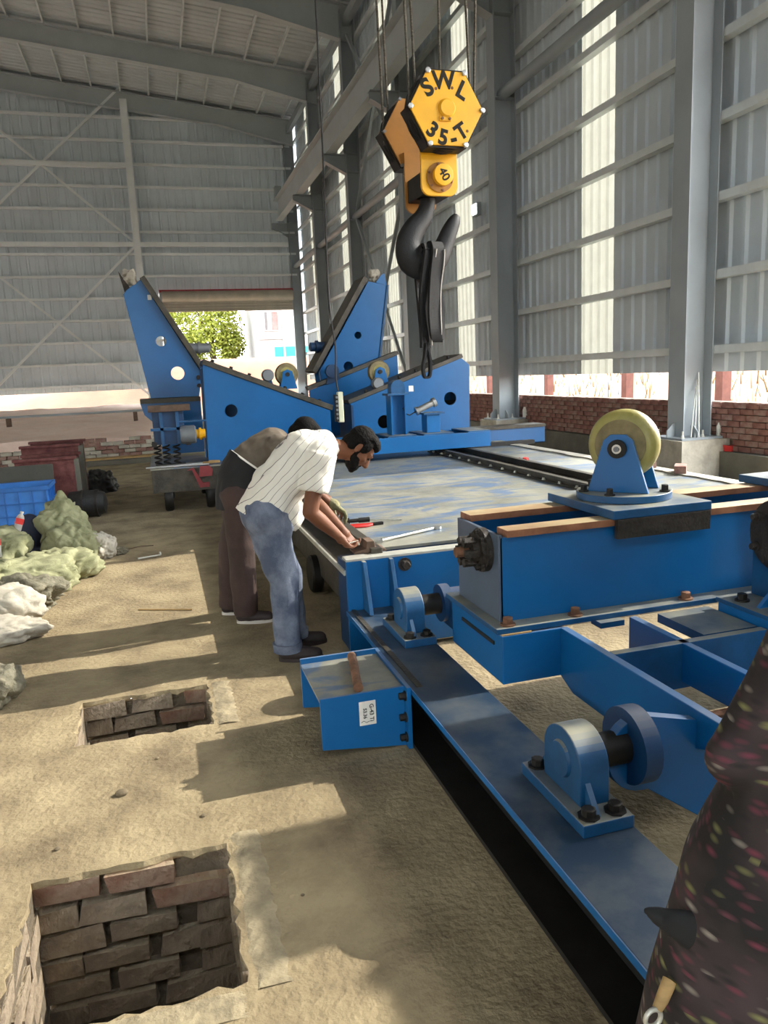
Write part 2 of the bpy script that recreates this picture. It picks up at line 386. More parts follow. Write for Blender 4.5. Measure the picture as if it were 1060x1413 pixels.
# dark cloth scattered with pink, cream and green brush-stroke flowers
def dress_material():
    m = bpy.data.materials.new('dress'); m.use_nodes = True; N = m.node_tree.nodes; K = m.node_tree.links
    b = N['Principled BSDF']; b.inputs['Roughness'].default_value = .8
    tc = N.new('ShaderNodeTexCoord'); mp = N.new('ShaderNodeMapping'); mp.inputs['Rotation'].default_value = (0, rad(-35), 0); mp.inputs['Scale'].default_value = (30, 30, 92); K.new(tc.outputs['Object'], mp.inputs[0])
    vo = N.new('ShaderNodeTexVoronoi'); vo.inputs['Scale'].default_value = 1.0; K.new(mp.outputs[0], vo.inputs['Vector'])
    rp = N.new('ShaderNodeValToRGB'); rp.color_ramp.elements[0].position = .08; rp.color_ramp.elements[1].position = .52
    rp.color_ramp.elements[0].color = (1,1,1,1); rp.color_ramp.elements[1].color = (0,0,0,1); K.new(vo.outputs['Distance'], rp.inputs[0])
    sp = N.new('ShaderNodeSeparateColor'); K.new(vo.outputs['Color'], sp.inputs[0])
    cr = N.new('ShaderNodeValToRGB'); cr.color_ramp.interpolation = 'CONSTANT'; E = cr.color_ramp.elements
    E[0].position = 0; E[0].color = (*S(26,22,24),1); E[1].position = .30; E[1].color = (*S(104,46,62),1)
    for p, c in ((.58, S(146,138,128)), (.72, S(118,118,74)), (.86, S(90,50,60))):
        e = E.new(p); e.color = (*c, 1)
    K.new(sp.outputs[0], cr.inputs[0])
    nz = N.new('ShaderNodeTexNoise'); nz.inputs['Scale'].default_value = 9; K.new(tc.outputs['Object'], nz.inputs['Vector'])
    bs = N.new('ShaderNodeValToRGB'); bs.color_ramp.elements[0].position = .4; bs.color_ramp.elements[1].position = .7
    bs.color_ramp.elements[0].color = (*S(22,19,20),1); bs.color_ramp.elements[1].color = (*S(62,50,52),1); K.new(nz.outputs['Fac'], bs.inputs[0])
    mx = N.new('ShaderNodeMixRGB'); K.new(rp.outputs[0], mx.inputs[0]); K.new(bs.outputs[0], mx.inputs[1]); K.new(cr.outputs[0], mx.inputs[2])
    K.new(mx.outputs[0], b.inputs['Base Color']); MATS['dress'] = m
dress_material()
# dusty deck plate with scuffed-on streaks of blue paint
def deck_material():
    m = MATS['deck']; N = m.node_tree.nodes; K = m.node_tree.links
    b = [n for n in N if n.type == 'BSDF_PRINCIPLED'][0]; src = b.inputs['Base Color'].links[0].from_socket
    tc = [n for n in N if n.type == 'TEX_COORD'][0]
    mp = N.new('ShaderNodeMapping'); mp.inputs['Scale'].default_value = (.75, 1.9, 1); mp.inputs['Rotation'].default_value = (0, 0, rad(12)); K.new(tc.outputs['Object'], mp.inputs[0])
    nz = N.new('ShaderNodeTexNoise'); nz.inputs['Scale'].default_value = 1.7; nz.inputs['Detail'].default_value = 8; nz.inputs['Roughness'].default_value = .6; nz.inputs['Distortion'].default_value = 1.9; K.new(mp.outputs[0], nz.inputs['Vector'])
    rp = N.new('ShaderNodeValToRGB'); rp.color_ramp.elements[0].position = .48; rp.color_ramp.elements[1].position = .60
    rp.color_ramp.elements[0].color = (0,0,0,1); rp.color_ramp.elements[1].color = (.9,.9,.9,1); K.new(nz.outputs['Fac'], rp.inputs[0])
    mx = N.new('ShaderNodeMixRGB'); K.new(rp.outputs[0], mx.inputs[0]); K.new(src, mx.inputs[1]); mx.inputs[2].default_value = (*S(84,108,138),1)
    K.new(mx.outputs[0], b.inputs['Base Color'])
deck_material()

# ------------------------------------------------------------------ the setting: floor with two brick-lined pits
XW, YE = 7.66, 39.4
FL = struct('floor', (0, 15, 0), 'dusty tan concrete floor with two square brick-lined pits', 'floor')
PITS = [(-.565, .09, 1.90, 2.575), (-.53, .115, 3.58, 4.10)]
def jag(a, b, n, amp):
    a = Vector(a); b = Vector(b); d = (b-a); nn = Vector((-d.y, d.x)).normalized(); out = []
    for i in range(n):
        t = i/n; out.append(a+d*t+nn*(random.uniform(-amp, amp) if i else 0))
    return out
def floor_mesh():
    bm = bmesh.new(); es = []
    outer = [(-19,-10),(8.0,-10),(8.0,YE+.1),(-19,YE+.1)]
    vo = [bm.verts.new((x,y,0)) for x,y in outer]; es += [bm.edges.new((vo[i], vo[(i+1)%4])) for i in range(4)]
    loops = []
    for k, (x0,x1,y0,y1) in enumerate(PITS):
        c = [(x0,y0),(x1,y0),(x1,y1),(x0,y1)]
        pts = []
        for i in range(4): pts += jag(c[i], c[(i+1)%4], 16, .012 if i != 0 else .016)
        vv = [bm.verts.new((p.x,p.y,0)) for p in pts]; loops.append(vv)
        es += [bm.edges.new((vv[i], vv[(i+1)%len(vv)])) for i in range(len(vv))]
    bmesh.ops.triangle_fill(bm, use_beauty=True, use_dissolve=False, edges=es)
    for vv in loops:                            # broken slab edge
        lo = [bm.verts.new((v.co.x+random.uniform(-.006,.006), v.co.y+random.uniform(-.006,.006), -.022+random.uniform(-.008,.008))) for v in vv]
        n = len(vv)
        for i in range(n): bm.faces.new((vv[i], vv[(i+1)%n], lo[(i+1)%n], lo[i]))
    bmesh.ops.recalc_face_normals(bm, faces=bm.faces)
    me = bpy.data.meshes.new('slab'); bm.to_mesh(me); bm.free(); return me
link('slab', floor_mesh(), 'concrete', FL)
# pit linings: mortar backing and single bricks
bk = [temesh('brick', MB().obox((0,0,0), (.232,.05,.078), jit=.008), m) for m in ('brick_pit','brick_pit','brick_pit_red')]
for k, (x0,x1,y0,y1) in enumerate(PITS):
    dp = -1.15 if k == 0 else -.9
    MB().box(x0-.02, x0, y0-.02, y1+.02, dp, -.015).box(x1, x1+.02, y0-.02, y1+.02, dp, -.04).box(x0-.02, x1+.02, y1+.035, y1+.06, dp, -.04).box(x0-.02, x1+.02, y0-.04, y0-.02, dp, -.04).build('pit_lining', 'mortar', FL)
    MB().box(x0-.02, x1+.02, y0-.03, y1+.04, dp-.03, dp).build('pit_bottom', 'dirt', FL)
    for r in range(6 if k == 0 else 4):
        z = -.018-.096*r-.042
        if z-.04 < dp: break
        x = x0-(.10 if r % 2 else .0)+.10
        while x < x1+.1:
            L = random.uniform(.88, 1.0); cx = min(max(x, x0+.07), x1-.06)
            sc = L if x0+.06 < x < x1-.06 else .55
            if not (k == 0 and r == 0 and x > x1-.09):
                o = inst('brick', bk[0 if random.random() < .62 else (2 if r < 2 else 1)], FL, (cx, y1+.018+random.uniform(-.008,.008), z+random.uniform(-.004,.004)), (random.uniform(-.03,.03), random.uniform(-.02,.02), random.uniform(-.03,.03)), (sc, 1, random.uniform(.92,1.05)))
            x += .25
        for side, xx in ((0, x0-.008), (1, x1+.008)):
            y = y0+(.10 if r % 2 else .2)-.02
            while y < y1-.03:
                inst('brick', bk[random.randint(0,1)], FL, (xx+random.uniform(-.008,.008), y, z), (random.uniform(-.03,.03), 0, math.pi/2+random.uniform(-.04,.04)), (.95, .55, random.uniform(.92,1.03)))
                y += .25
# worn render lip along the right edge of the near pit
def lip(x0, x1, y0, y1, n=26):
    mb = MB(); vs = []; fs = []; m = 7
    for i in range(n+1):
        for j in range(m):
            t = j/(m-1); y = y0+(y1-y0)*i/n
            x = x0+(x1-x0)*t+(random.uniform(-.012,.012) if j in (0, m-1) else 0)
            z = (.001+.004*math.sin(math.pi*t)+.006*noise.noise(Vector((x*14, y*14, 1)))) if 0 < j < m-1 else -.004
            vs.append((x, y, max(z, -.004)))
    for i in range(n):
        for j in range(m-1): fs.append((i*m+j, i*m+j+1, (i+1)*m+j+1, (i+1)*m+j))
    return mb.add(vs, fs)
lip(.10, .22, 1.86, 2.62).build('render_lip', 'pit_concrete', FL, smooth='all')
lip(-.62, .14, 1.78, 1.875).build('render_lip', 'pit_concrete', FL, smooth='all')
lip(.125, .25, 3.56, 4.1).build('render_lip', 'pit_concrete', FL, smooth='all')

# ------------------------------------------------------------------ right wall
WR = struct('wall_right', (7.5, 24, 0), 'grey ribbed steel side wall with bright translucent strips over low brick', 'wall')
CY = [9.05+6.0*i for i in range(6)]            # near flange edge of each column; flange .35 wide
FW = .35
def rw(s, t, off): return (XW-off, s, t)
bays = [(7.9, CY[0]+.17)] + [(CY[i]+.17, CY[i+1]+.17) for i in range(5)]
for i, (a, b) in enumerate(bays):
    if i == 0:
        ribsheet(rw, a, b, 1.45, 13.95, .3, .04).build('siding_sheet', 'siding', WR)
        mid = 6
    else:
        mid = (a+b)/2+.1
        ribsheet(rw, a, mid-.5, 1.45, 13.95, .3, .04).build('siding_sheet', 'siding', WR)
        ribsheet(rw, mid+.5, b, 1.45, 13.95, .3, .04).build('siding_sheet', 'siding', WR)
        ribsheet(rw, mid-.5, mid+.5, 1.45, 13.95, .25, .035).build('translucent_strip', 'skylight', WR, label='bright translucent corrugated strip')
for a, b, z0 in ((-10, -1.2, 0.0), (-1.2, 7.9, 6.6)): ribsheet(rw, a, b, z0, 13.95, .3, .04).build('siding_sheet', 'siding', WR)  # unseen near stretch; opening sized for the sun and sky it admits
ribsheet(rw, -1.2, 2.2, 0, 5.06, .3, .04).build('siding_sheet', 'siding', WR); ribsheet(rw, 2.2, 2.85, 0, 5.27, .3, .04).build('siding_sheet', 'siding', WR)  # unseen low sheets, heights shaped for the shade they throw on the floor
MB().box(7.45, 7.62, -1.3, 8.2, 6.54, 6.7).build('opening_lintel', 'steel_grey', WR)
gp = [(7.47,0),(7.62,0),(7.62,.012),(7.485,.012),(7.485,.10),(7.62,.10),(7.62,.112),(7.47,.112)]
gm6 = temesh('girt', MB().prism([(p[0], p[1]-.056) for p in gp], 'y', 0, 6.0), 'girt')
gm1 = temesh('girt', MB().prism([(p[0], p[1]-.056) for p in gp], 'y', 0, 1.3), 'girt')
for k in range(12):
    z = 1.76+1.005*k
    for i, (a, b) in enumerate(bays): inst('girt', gm1 if i == 0 else gm6, WR, (0, a, z))
# steel columns on concrete pedestals
def column_mesh(y):
    mb = MB(); z0, z1 = .565, 13.6
    mb.box(7.0, 7.018, y, y+FW, z0, z1).box(7.442, 7.46, y, y+FW, z0, z1).box(7.018, 7.442, y+FW/2-.008, y+FW/2+.008, z0, z1)
    for z in (6.95, 8.5, 9.1): mb.box(7.018, 7.442, y+.01, y+FW-.01, z, z+.014)
    return mb
cm = temesh('column', column_mesh(0), 'steel_grey')
bp = temesh('base_plate', MB().box(6.86, 7.6, -.16, FW+.16, .535, .565), 'steel_grey')
gs = temesh('gusset', MB().prism([(6.86,.565),(7.0,.565),(7.0,.76),(6.96,.76),(6.86,.66)], 'y', .165, .185), 'steel_grey')
gs2 = temesh('gusset', MB().prism([(-.15,.565),(0,.565),(0,.72),(-.05,.74),(-.15,.64)], 'x', 7.12, 7.135), 'steel_grey')
ab = temesh('anchor_bolt', MB().bolt((0,0,.565), (0,0,1), .022, .035).cyl((0,0,.56), (0,0,.66), .013, n=10), 'zinc')
pd = temesh('pedestal', MB().box(6.80, 7.66, -.24, FW+.24, 0, .535), 'plaster')
for y in CY:
    c = inst('column', cm, WR, (0, y, 0))
    for nm, me in (('base_plate', bp), ('gusset', gs), ('gusset', gs2)):
        q = inst(nm, me, c, (0, y, 0)); 
    for bx, by in ((6.92,-.09),(6.92,.44),(7.25,-.09),(7.52,-.09),(7.25,.44)): inst('anchor_bolt', ab, c, (bx, y+by, 0))
    inst('pedestal', pd, WR, (0, y, 0))
# tie struts and wind bracing between the columns
for i in range(5):
    MB().cyl((7.24, CY[i]+.2, 7.05), (7.24, CY[i+1]+.15, 7.05), .115, n=14).build('tie_strut', 'steel_grey', WR, smooth=True)
for p, q in (((7.24,27.0,7.0),(7.24,21.3,.7)), ((7.20,27.0,.7),(7.20,21.3,7.0)), ((7.24,27.0,7.1),(7.24,21.3,12.8)), ((7.20,27.0,12.8),(7.20,21.3,7.1))):
    MB().beam(p, q, .09, .09).build('brace', 'steel_grey', WR)
MB().beam((7.24, CY[0]+.2, 13.3), (7.24, CY[5], 13.3), .2, .3).build('eave_beam', 'steel_grey', WR)
# brick dado on a concrete plinth; single bricks in the two nearest bays, one joined mesh beyond
MB().box(7.42, 7.86, 7.9, YE, 0, .36).build('plinth', 'plinth', WR)
MB().box(7.585, 7.80, 7.9, YE, .36, 1.03).build('mortar_core', 'mortar', WR)
bw = [temesh('brick', MB().obox((0,0,0), (.06,.222,.072), jit=.005), m) for m in ('brick_wall','brick_wall2')]
far = MB(); cnt = 0
for r in range(8):
    z = .36+.0415+.084*r; y = 8.0+(.12 if r % 2 else 0)
    while y < YE-.1:
        skip = any(c-.24 < y < c+FW+.24 and z < .5 for c in CY)
        if not skip:
            x = 7.565+random.uniform(-.008,.008)
            if y < 16.0 and cnt < 290:
                cnt += 1
                inst('brick', bw[0 if random.random() < .6 else 1], WR, (x, y, z), (0, random.uniform(-.03,.03), random.uniform(-.03,.03)))
            else: far.obox((x, y, z), (.06,.222,.072), jit=.004)
        y += .234
far.build('brick', 'brick_wall', WR, kind='stuff')

# ------------------------------------------------------------------ far end wall
WB = struct('wall_back', (0, YE, 0), 'grey ribbed steel end wall with horizontal girts and cross bracing', 'wall')
def roofz(x): return 13.95+.11*min(7.6-x, 13.1+(x+5.5) if x < -5.5 else 99)
def ew(s, t, off): return (s, YE-off, t)
cols_e = [-15.4, -7.82, -.24]
edges = [-19, -15.4, -7.82, -.24, .62]
for a, b in zip(edges[:-1], edges[1:]): ribsheet(ew, a, b, 1.38, roofz, .4, .04).build('siding_sheet', 'siding_end', WB)
ribsheet(ew, .62, XW, 5.95, roofz, .4, .04).build('siding_sheet', 'siding_end', WB)
for k in range(-5, 8):
    z = 6.65+1.0*k
    for a, b in ((-19,-15.4),(-15.4,-7.82),(-7.82,-.24),(-.24,.62 if z < 5.9 else 7.3)):
        MB().box(a, b, YE-.22, YE-.05, z-.05, z+.05).build('girt', 'end_steel', WB)
for x in cols_e:
    t = roofz(x)-.5
    MB().box(x-.16, x+.16, YE-.60, YE-.58, 0, t).box(x-.16, x+.16, YE-.27, YE-.25, 0, t).box(x-.008, x+.008, YE-.58, YE-.27, 0, t).build('column', 'end_steel', WB)
for z in (8.05, 11.5):
    for a, b in ((-15.4,-7.82),(-7.82,-.24)) + (((-.24, 7.0),) if z < 9 else ()): MB().box(a+.1, b-.1, YE-.5, YE-.3, z-.1, z+.1).build('strut', 'end_steel', WB)
for x0, x1 in ((-7.82,-.24), (-15.4,-7.82)):
    for z0, z1 in ((8.05,14.9),(1.0,8.05)):
        zz = min(z1, roofz(-4)-.2)
        MB().beam((x0,YE-.42,z0), (x1,YE-.42,zz), .1, .1).build('brace', 'end_steel', WB)
        MB().beam((x0,YE-.36,zz), (x1,YE-.36,z0), .1, .1).build('brace', 'end_steel', WB)
# roller shutter, rolled up above the doorway
D1 = struct('door_1', (3.9, YE-.3, 0), 'rolled up steel roller shutter with a red lintel over the far doorway', 'door')
MB().box(.55, 7.0, YE-.42, YE-.08, 5.86, 5.98).build('lintel', 'red_trim', D1, label='thin dark red lintel')
sl = temesh('slat', MB().prism([(YE-.36,0),(YE-.32,-.01),(YE-.30,.06),(YE-.30,.12),(YE-.34,.125),(YE-.36,.07)], 'x', .66, 6.96), 'shutter')
for k in range(4): inst('slat', sl, D1, (0, 0, 4.95+.125*k))
MB().lathe([(0,.02),(0,.26),(6.3,.26),(6.3,.02)], (.66,YE-.36,5.66), (1,0,0), 20).build('shutter_roll', 'shutter', D1, smooth=True)
for x in (.56, 6.95): MB().box(x, x+.10, YE-.40, YE-.22, 0, 5.86).build('guide_rail', 'steel_grey', D1)

# ------------------------------------------------------------------ left wall and roof
WL = struct('wall_left', (-19, 15, 0), 'grey ribbed steel side wall on the left of the hall', 'wall')
for k in range(8):
    a = -10+6.175*k; f = lambda s, t, off: (-19+off, s, t)
    ribsheet(f, a, a+3.2, 1.4, 13.95, .55, .05).build('siding_sheet', 'siding', WL); ribsheet(f, a+3.2, a+6.175, 1.4, 13.95, .55, .05).build('translucent_strip', 'skylight', WL)  # unseen translucent strips added and widened to brighten the hall
WF = struct('wall_front', (-5, -10, 0), 'grey ribbed steel end wall behind the viewer', 'wall')
ribsheet(lambda s, t, off: (s, -10+off, t), -19, XW, 5.0, roofz, .6, .05).build('siding_sheet', 'siding', WF)
for a, b in ((-19, -5.5), (-1.5, XW)): ribsheet(lambda s, t, off: (s, -10+off, t), a, b, 0, 5.0, .6, .05).build('siding_sheet', 'siding', WF)  # unseen wall, doorway narrowed to dim the near faces
CE = struct('ceiling', (0, 15, 13), 'grey corrugated roof on steel rafters and purlins', 'ceiling')
RY = [-8.8, -2.8] + [CY[0]-6+6*i for i in range(6)] + [YE-.3]
def roof_fn(x0):
    return lambda s, t, off: (t, s, roofz(t)+off)
for a, b in zip(RY[:-1], RY[1:-1]+[YE+.12]):
    for x0, x1 in ((XW+.2, -5.5), (-5.5, -19.2)):
        ribsheet(lambda s, t, off: (t, s, roofz(t)-off), a, b, x0, x1, .35, .04).build('roof_sheet', 'roof', CE)
for a, b in zip(RY[:-1], RY[1:]):
    pm = temesh('purlin', MB().box(-.03, .03, a+.05, b-.05, -.2, -.045), 'girt')
    x = 7.0
    while x > -18.5:
        inst('purlin', pm, CE, (x, 0, roofz(x)))
        x -= 1.22
def rafter(y):
    mb = MB(); xs = [7.45, 4.0, -5.5, -15.0, -18.9]; dp = [1.15, .75, .7, .75, 1.15]
    top = [(x, roofz(x)-.21) for x in xs]; bot = [(x, roofz(x)-.21-d) for x, d in zip(xs, dp)]
    mb.prism(top+bot[::-1], 'y', y-.01, y+.01)
    for i in range(4):
        for (p, q, s) in ((top[i], top[i+1], 1), (bot[i], bot[i+1], -1)):
            mb.prism([p, q, (q[0], q[1]-.025*s), (p[0], p[1]-.025*s)], 'y', y-.14, y+.14)
    return mb
for y in RY[1:]: rafter(min(y+.175, YE-.45)).build('rafter', 'rafter', CE)

# ------------------------------------------------------------------ crane runway
CR = thing('runway_beam', 'long grey crane runway beam on brackets high along the side wall', 'crane beam', (6.45, 24, 9.1), kind='structure')
MB().box(6.28, 6.62, -3, 38.6, 9.08, 9.105).box(6.24, 6.66, -3, 38.6, 9.98, 10.01).box(6.44, 6.46, -3, 38.6, 9.105, 9.98).build('beam', 'rafter', CR)
MB().box(6.42, 6.48, -3, 38.6, 10.01, 10.12).build('rail', 'rail_dark', CR)
MB().box(6.66, 7.0, -3, 38.6, 9.94, 9.98).build('walkway', 'steel_grey', CR)
bkm = temesh('bracket', MB().prism([(7.0,8.45),(7.0,9.08),(6.2,9.08),(6.2,8.85)], 'y', -.01, .01).prism([(7.0,8.45),(6.2,8.85),(6.2,8.87),(7.0,8.47)], 'y', -.14, .14).box(6.2, 7.0, -.14, .14, 9.06, 9.08), 'steel_grey')
for y in CY: inst('bracket', bkm, CR, (0, y+FW/2, 0))
MB().box(6.3, 6.6, 38.2, 38.55, 10.12, 10.6).build('end_stop', 'steel_grey', CR)

# ------------------------------------------------------------------ steel platform and floor beam of the machine
FB = thing('floor_beam', 'blue steel I-beam lying along the concrete floor in the foreground', 'beam', (1.1, 2.6, 0))
MB().box(.95, 1.25, 1.16, 4.19, .258, .28).build('top_flange', 'beam_top', FB, bevel=.003)
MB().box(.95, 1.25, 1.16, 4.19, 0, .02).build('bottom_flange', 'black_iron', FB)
MB().box(1.09, 1.11, 1.16, 4.19, .02, .258).build('web', 'black_iron', FB)  # web and bottom flange coloured dark for the shade under the top flange
MB().box(.946, .950, 1.16, 4.19, .256, .281).build('painted_edge', 'blue', FB)
MB().box(.975, 1.0, 3.0, 4.19, .280, .286).build('edge_strip', 'rail_dark', FB)

PL = thing('platform', 'large steel machine platform with dusty deck plate scuffed with blue paint', 'platform', (2.9, 7.2, 0))
MB().box(.96, 4.8, 4.19, 4.215, .03, .575).build('crossbeam_plate', 'blue', PL, bevel=.003)
MB().box(.96, 4.8, 4.19, 4.29, .575, .59).build('crossbeam_flange', 'zinc', PL, bevel=.002)
MB().box(.96, 1.26, 4.215, 4.42, .03, .565).build('corner_block', 'blue_dark', PL)
for x in (1.05, 1.215):
    MB().prism([(4.19,.575),(4.15,.575),(4.04,.285),(4.19,.285)], 'x', x, x+.022).build('rib', 'blue_dusty', PL, bevel=.002)
for x, z in ((1.315,.525),(1.325,.34),(1.9,.525),(2.4,.525)):
    MB().bolt((x,4.19,z), (0,-1,0), .028, .045).build('bolt', 'coupling', PL)
MB().box(1.26, 4.8, 4.29, 4.46, .43, .45).build('trough', 'blue_dark', PL)
MB().box(1.20, 4.72, 4.46, 10.3, .555, .575).build('deck_plate', 'deck', PL, bevel=.002)
MB().box(1.22, 4.70, 4.47, 4.50, .2, .555).build('deck_beam', 'blue_dark', PL)
MB().box(1.3, 4.70, 10.2, 10.3, 0, .555).build('deck_beam', 'blue_dark', PL)
MB().box(4.66, 4.72, 4.5, 10.2, .2, .555).build('deck_beam', 'blue_dark', PL)
MB().box(.96, 1.20, 4.215, 9.7, .50, .515).build('side_flange', 'rail_dark', PL, bevel=.002)
MB().box(1.06, 1.075, 4.215, 9.7, .16, .50).build('side_web', 'rail_dark', PL)
MB().box(.95, .963, 4.215, 9.7, .49, .52).build('side_edge', 'zinc', PL)  # pale strip, the lit edge of the side flange put into colour
MB().box(1.135, 1.205, 4.26, 9.4, .575, .622).build('guide_rail', 'rail_dark', PL, bevel=.004)
MB().prism([(1.04,.59),(1.24,.59),(1.235,.605),(1.17,.625),(1.165,.66),(1.12,.66),(1.115,.615),(1.04,.603)], 'y', 4.30, 4.42).build('rail_clamp', 'rust_dark', PL, bevel=.003)
for y in (5.64, 7.4): MB().lathe([(0,.02),(0,.13),(.015,.145),(.07,.145),(.085,.13),(.085,.02)], (1.0,y,.145), (1,0,0)).build('wheel', 'black_iron', PL, smooth=True)
for y in (4.9, 6.4, 8.4): MB().box(4.4, 4.6, y, y+.2, 0, .555).build('foot', 'blue_dark', PL)
# rails on the deck
for x in (3.40, 3.72):
    MB().box(x, x+.10, 5.3, 9.6, .575, .59).box(x+.035, x+.065, 5.3, 9.6, .59, .625).box(x+.02, x+.08, 5.3, 9.6, .625, .645).build('deck_rail', 'rail_dark', PL)
MB().box(3.5, 3.72, 5.3, 9.6, .576, .584).build('rail_bed', 'black_iron', PL)
rb = temesh('rail_bolt', MB().bolt((0,0,.59), (0,0,1), .014, .02), 'zinc')
for k in range(14): inst('rail_bolt', rb, PL, (3.415, 5.5+.3*k, 0)); inst('rail_bolt', rb, PL, (3.80, 5.5+.3*k, 0))
MB().box(3.6, 5.0, 9.62, 9.72, .576, .63).build('flat_bar', 'black_iron', PL)
lp = [(4.62,4.5)]; y = 4.5
while y < 10.2: y += .12; lp.append((4.63+random.uniform(-.02,.02), y))
MB().prism(lp+[(4.78,10.25),(4.78,4.5)], 'z', .576, .59).build('edge_render', 'plaster', PL)

# bracket bolted to the side of the floor beam
BR = thing('step_bracket', 'blue steel bracket with a dusty top plate bolted to the floor beam', 'bracket', (.74, 3.25, 0))
MB().box(.545, .925, 3.04, 3.485, .262, .275).build('top_plate', 'deck', BR, bevel=.002)
MB().prism([(.545,.285),(.925,.285),(.925,.005),(.545,.05)], 'y', 3.025, 3.04).build('side_plate', 'blue', BR, bevel=.002)
MB().prism([(.545,.30),(.925,.30),(.925,.005),(.545,.05)], 'y', 3.485, 3.50).build('side_plate', 'blue', BR, bevel=.002)
MB().box(.925, .945, 2.99, 3.52, .002, .29).build('mounting_plate', 'blue', BR, bevel=.002)
for z in (.05, .145, .245): MB().bolt((.925, 3.015, z), (-1,0,0), .016, .03).build('bolt', 'black_iron', BR)
# handwritten paper tag
def front(y): return lambda x, z: None
tg = MB().box(.715, .79, 3.0225, 3.0245, .135, .245).build('paper_tag', 'label_white', BR, label='white paper tag with handwriting')
for txt, sx, sz, size in (('G-43 Ti', .770, .19, .026), ('53.36', .740, .19, .022)):
    me = text_mesh(txt, size, .0004, lambda c, sx=sx, sz=sz: Vector((sx+c.y, 3.0215-c.z*.1, sz-c.x)), .0007)
    link('handwriting', me, 'ink', tg)
MB().tube([(.722,3.0215,.150),(.733,3.0215,.156),(.745,3.0215,.147),(.76,3.0215,.152)], .0012, 6).build('handwriting', 'ink', tg)
RD = MB().tube([(.79,3.44,.297),(.775,3.34,.299),(.745,3.18,.297),(.725,3.06,.297)], [.022,.021,.020,.022], 14)
tag(RD.build('short_rod', 'rust', smooth=True), 'short brown wooden rod lying on the blue bracket', 'rod')

# pillow block bearings on the beam
def pillow(loc, label):
    P = thing('pillow_block', label, 'bearing', loc, 'pillow block bearings on the floor beam'); x, y, z = loc
    MB().box(x-.085, x+.085, y-.2, y+.2, z, z+.042).build('base_plate', 'blue_dusty', P, bevel=.004)
    pr = [(y+.115*math.cos(t), z+.15+.105*math.sin(t)) for t in [math.pi*k/16 for k in range(17)]]
    MB().prism([(y+.115,z+.042)]+pr+[(y-.115,z+.042)], 'x', x-.045, x+.055).build('housing', 'blue_dusty', P, smooth=True, bevel=.004)
    for s in (-1, 1): MB().prism([(y+s*.115,z+.042),(y+s*.175,z+.042),(y+s*.115,z+.12)], 'x', x-.03, x-.012).build('rib', 'blue_dusty', P)
    MB().lathe([(0,.01),(0,.055),(.01,.06),(.012,.02)], (x-.055,y,z+.15), (1,0,0), 24).build('cover', 'blue_dusty', P, smooth=True)
    for sx in (-.045, .045):
        for sy in (-.16, .16): MB().lathe([(0,.034),(.006,.034),(.006,.022),(.026,.022),(.028,.016)], (x+sx,y+sy,z+.042), (0,0,1), 8).build('bolt', 'black_iron', P)
    MB().cyl((x+.055,y,z+.15), (x+.19,y,z+.15), .055, n=24).build('shaft', 'black_iron', P, smooth=True)
    return P
pillow((1.16, 1.985, .28), 'blue pillow block bearing bolted on the near end of the floor beam')
pillow((1.16, 3.67, .28), 'blue pillow block bearing beside the platform crossbeam ribs')

# ------------------------------------------------------------------ tilting box girder with its roller carriage
BG = thing('box_girder', 'long blue box girder on a lower frame with bronze slide strips along the top', 'machine girder', (2.6, 3.15, .29))
MB().box(1.32, 1.62, 2.85, 3.44, .295, .515).build('end_box', 'blue', BG, bevel=.004)
MB().box(1.314, 1.321, 2.93, 3.30, .452, .468).build('slot', 'black_iron', BG)
MB().box(1.30, 3.9, 2.86, 3.47, .520, .545).build('base_flange', 'blue_dusty', BG, bevel=.003)
MB().box(1.32, 1.46, 2.852, 2.88, .514, .52).build('shim', 'wood', BG)
MB().box(1.78, 1.90, 2.82, 2.90, .495, .52).build('shim', 'blue_dusty', BG)
MB().box(1.36, 3.9, 2.945, 2.965, .545, .925).box(1.36, 3.9, 3.395, 3.415, .545, .925).box(1.36, 3.9, 2.965, 3.395, .545, .56).build('box_body', 'blue', BG, bevel=.002)
MB().box(1.352, 1.372, 2.945, 3.415, .545, .935).build('end_plate', 'end_blue', BG, bevel=.003)
MB().box(1.385, 3.88, 3.0, 3.36, .80, .815).build('inner_floor', 'blue_dark', BG)
for y0, y1 in ((2.925, 3.03), (3.33, 3.455)):
    for a, b in ((1.385, 1.99), (1.99, 3.9)): MB().box(a, b, y0, y1, .925, .957).build('slide_strip', 'bronze', BG, bevel=.002)
for x in (1.37, 1.70, 2.28, 2.95): MB().bolt((x,2.90,.545), (0,0,1), .023, .035).build('bolt', 'rust', BG)
# lower frame: long plate towards the camera, cross plates, bearing arm
MB().prism([(2.86,.295),(2.86,.515),(1.72,.515),(1.72,.47),(2.3,.25),(2.75,.25)], 'x', 1.60, 1.635).build('frame_plate', 'blue', BG, bevel=.003)
MB().prism([(2.86,.34),(2.86,.515),(2.0,.515),(2.0,.36)], 'x', 1.95, 1.985).build('frame_plate', 'blue', BG, bevel=.003)
MB().box(1.635, 2.37, 2.49, 2.53, .32, .515).build('cross_plate', 'blue_dusty', BG, bevel=.003)
MB().box(1.635, 3.0, 2.10, 2.14, .20, .40).build('cross_plate', 'rust', BG)
MB().box(1.70, 3.2, 2.2, 2.44, .19, .21).build('tie_plate', 'blue_dusty', BG)
MB().box(2.1, 2.37, 2.55, 2.86, .47, .51).build('tie_plate', 'blue_dusty', BG)
arm = [(1.40,.43+.105*0)]+[(1.40+.13*math.cos(t), .40+.13*math.sin(t)) for t in [math.pi/2+math.pi*k/14 for k in range(15)]]
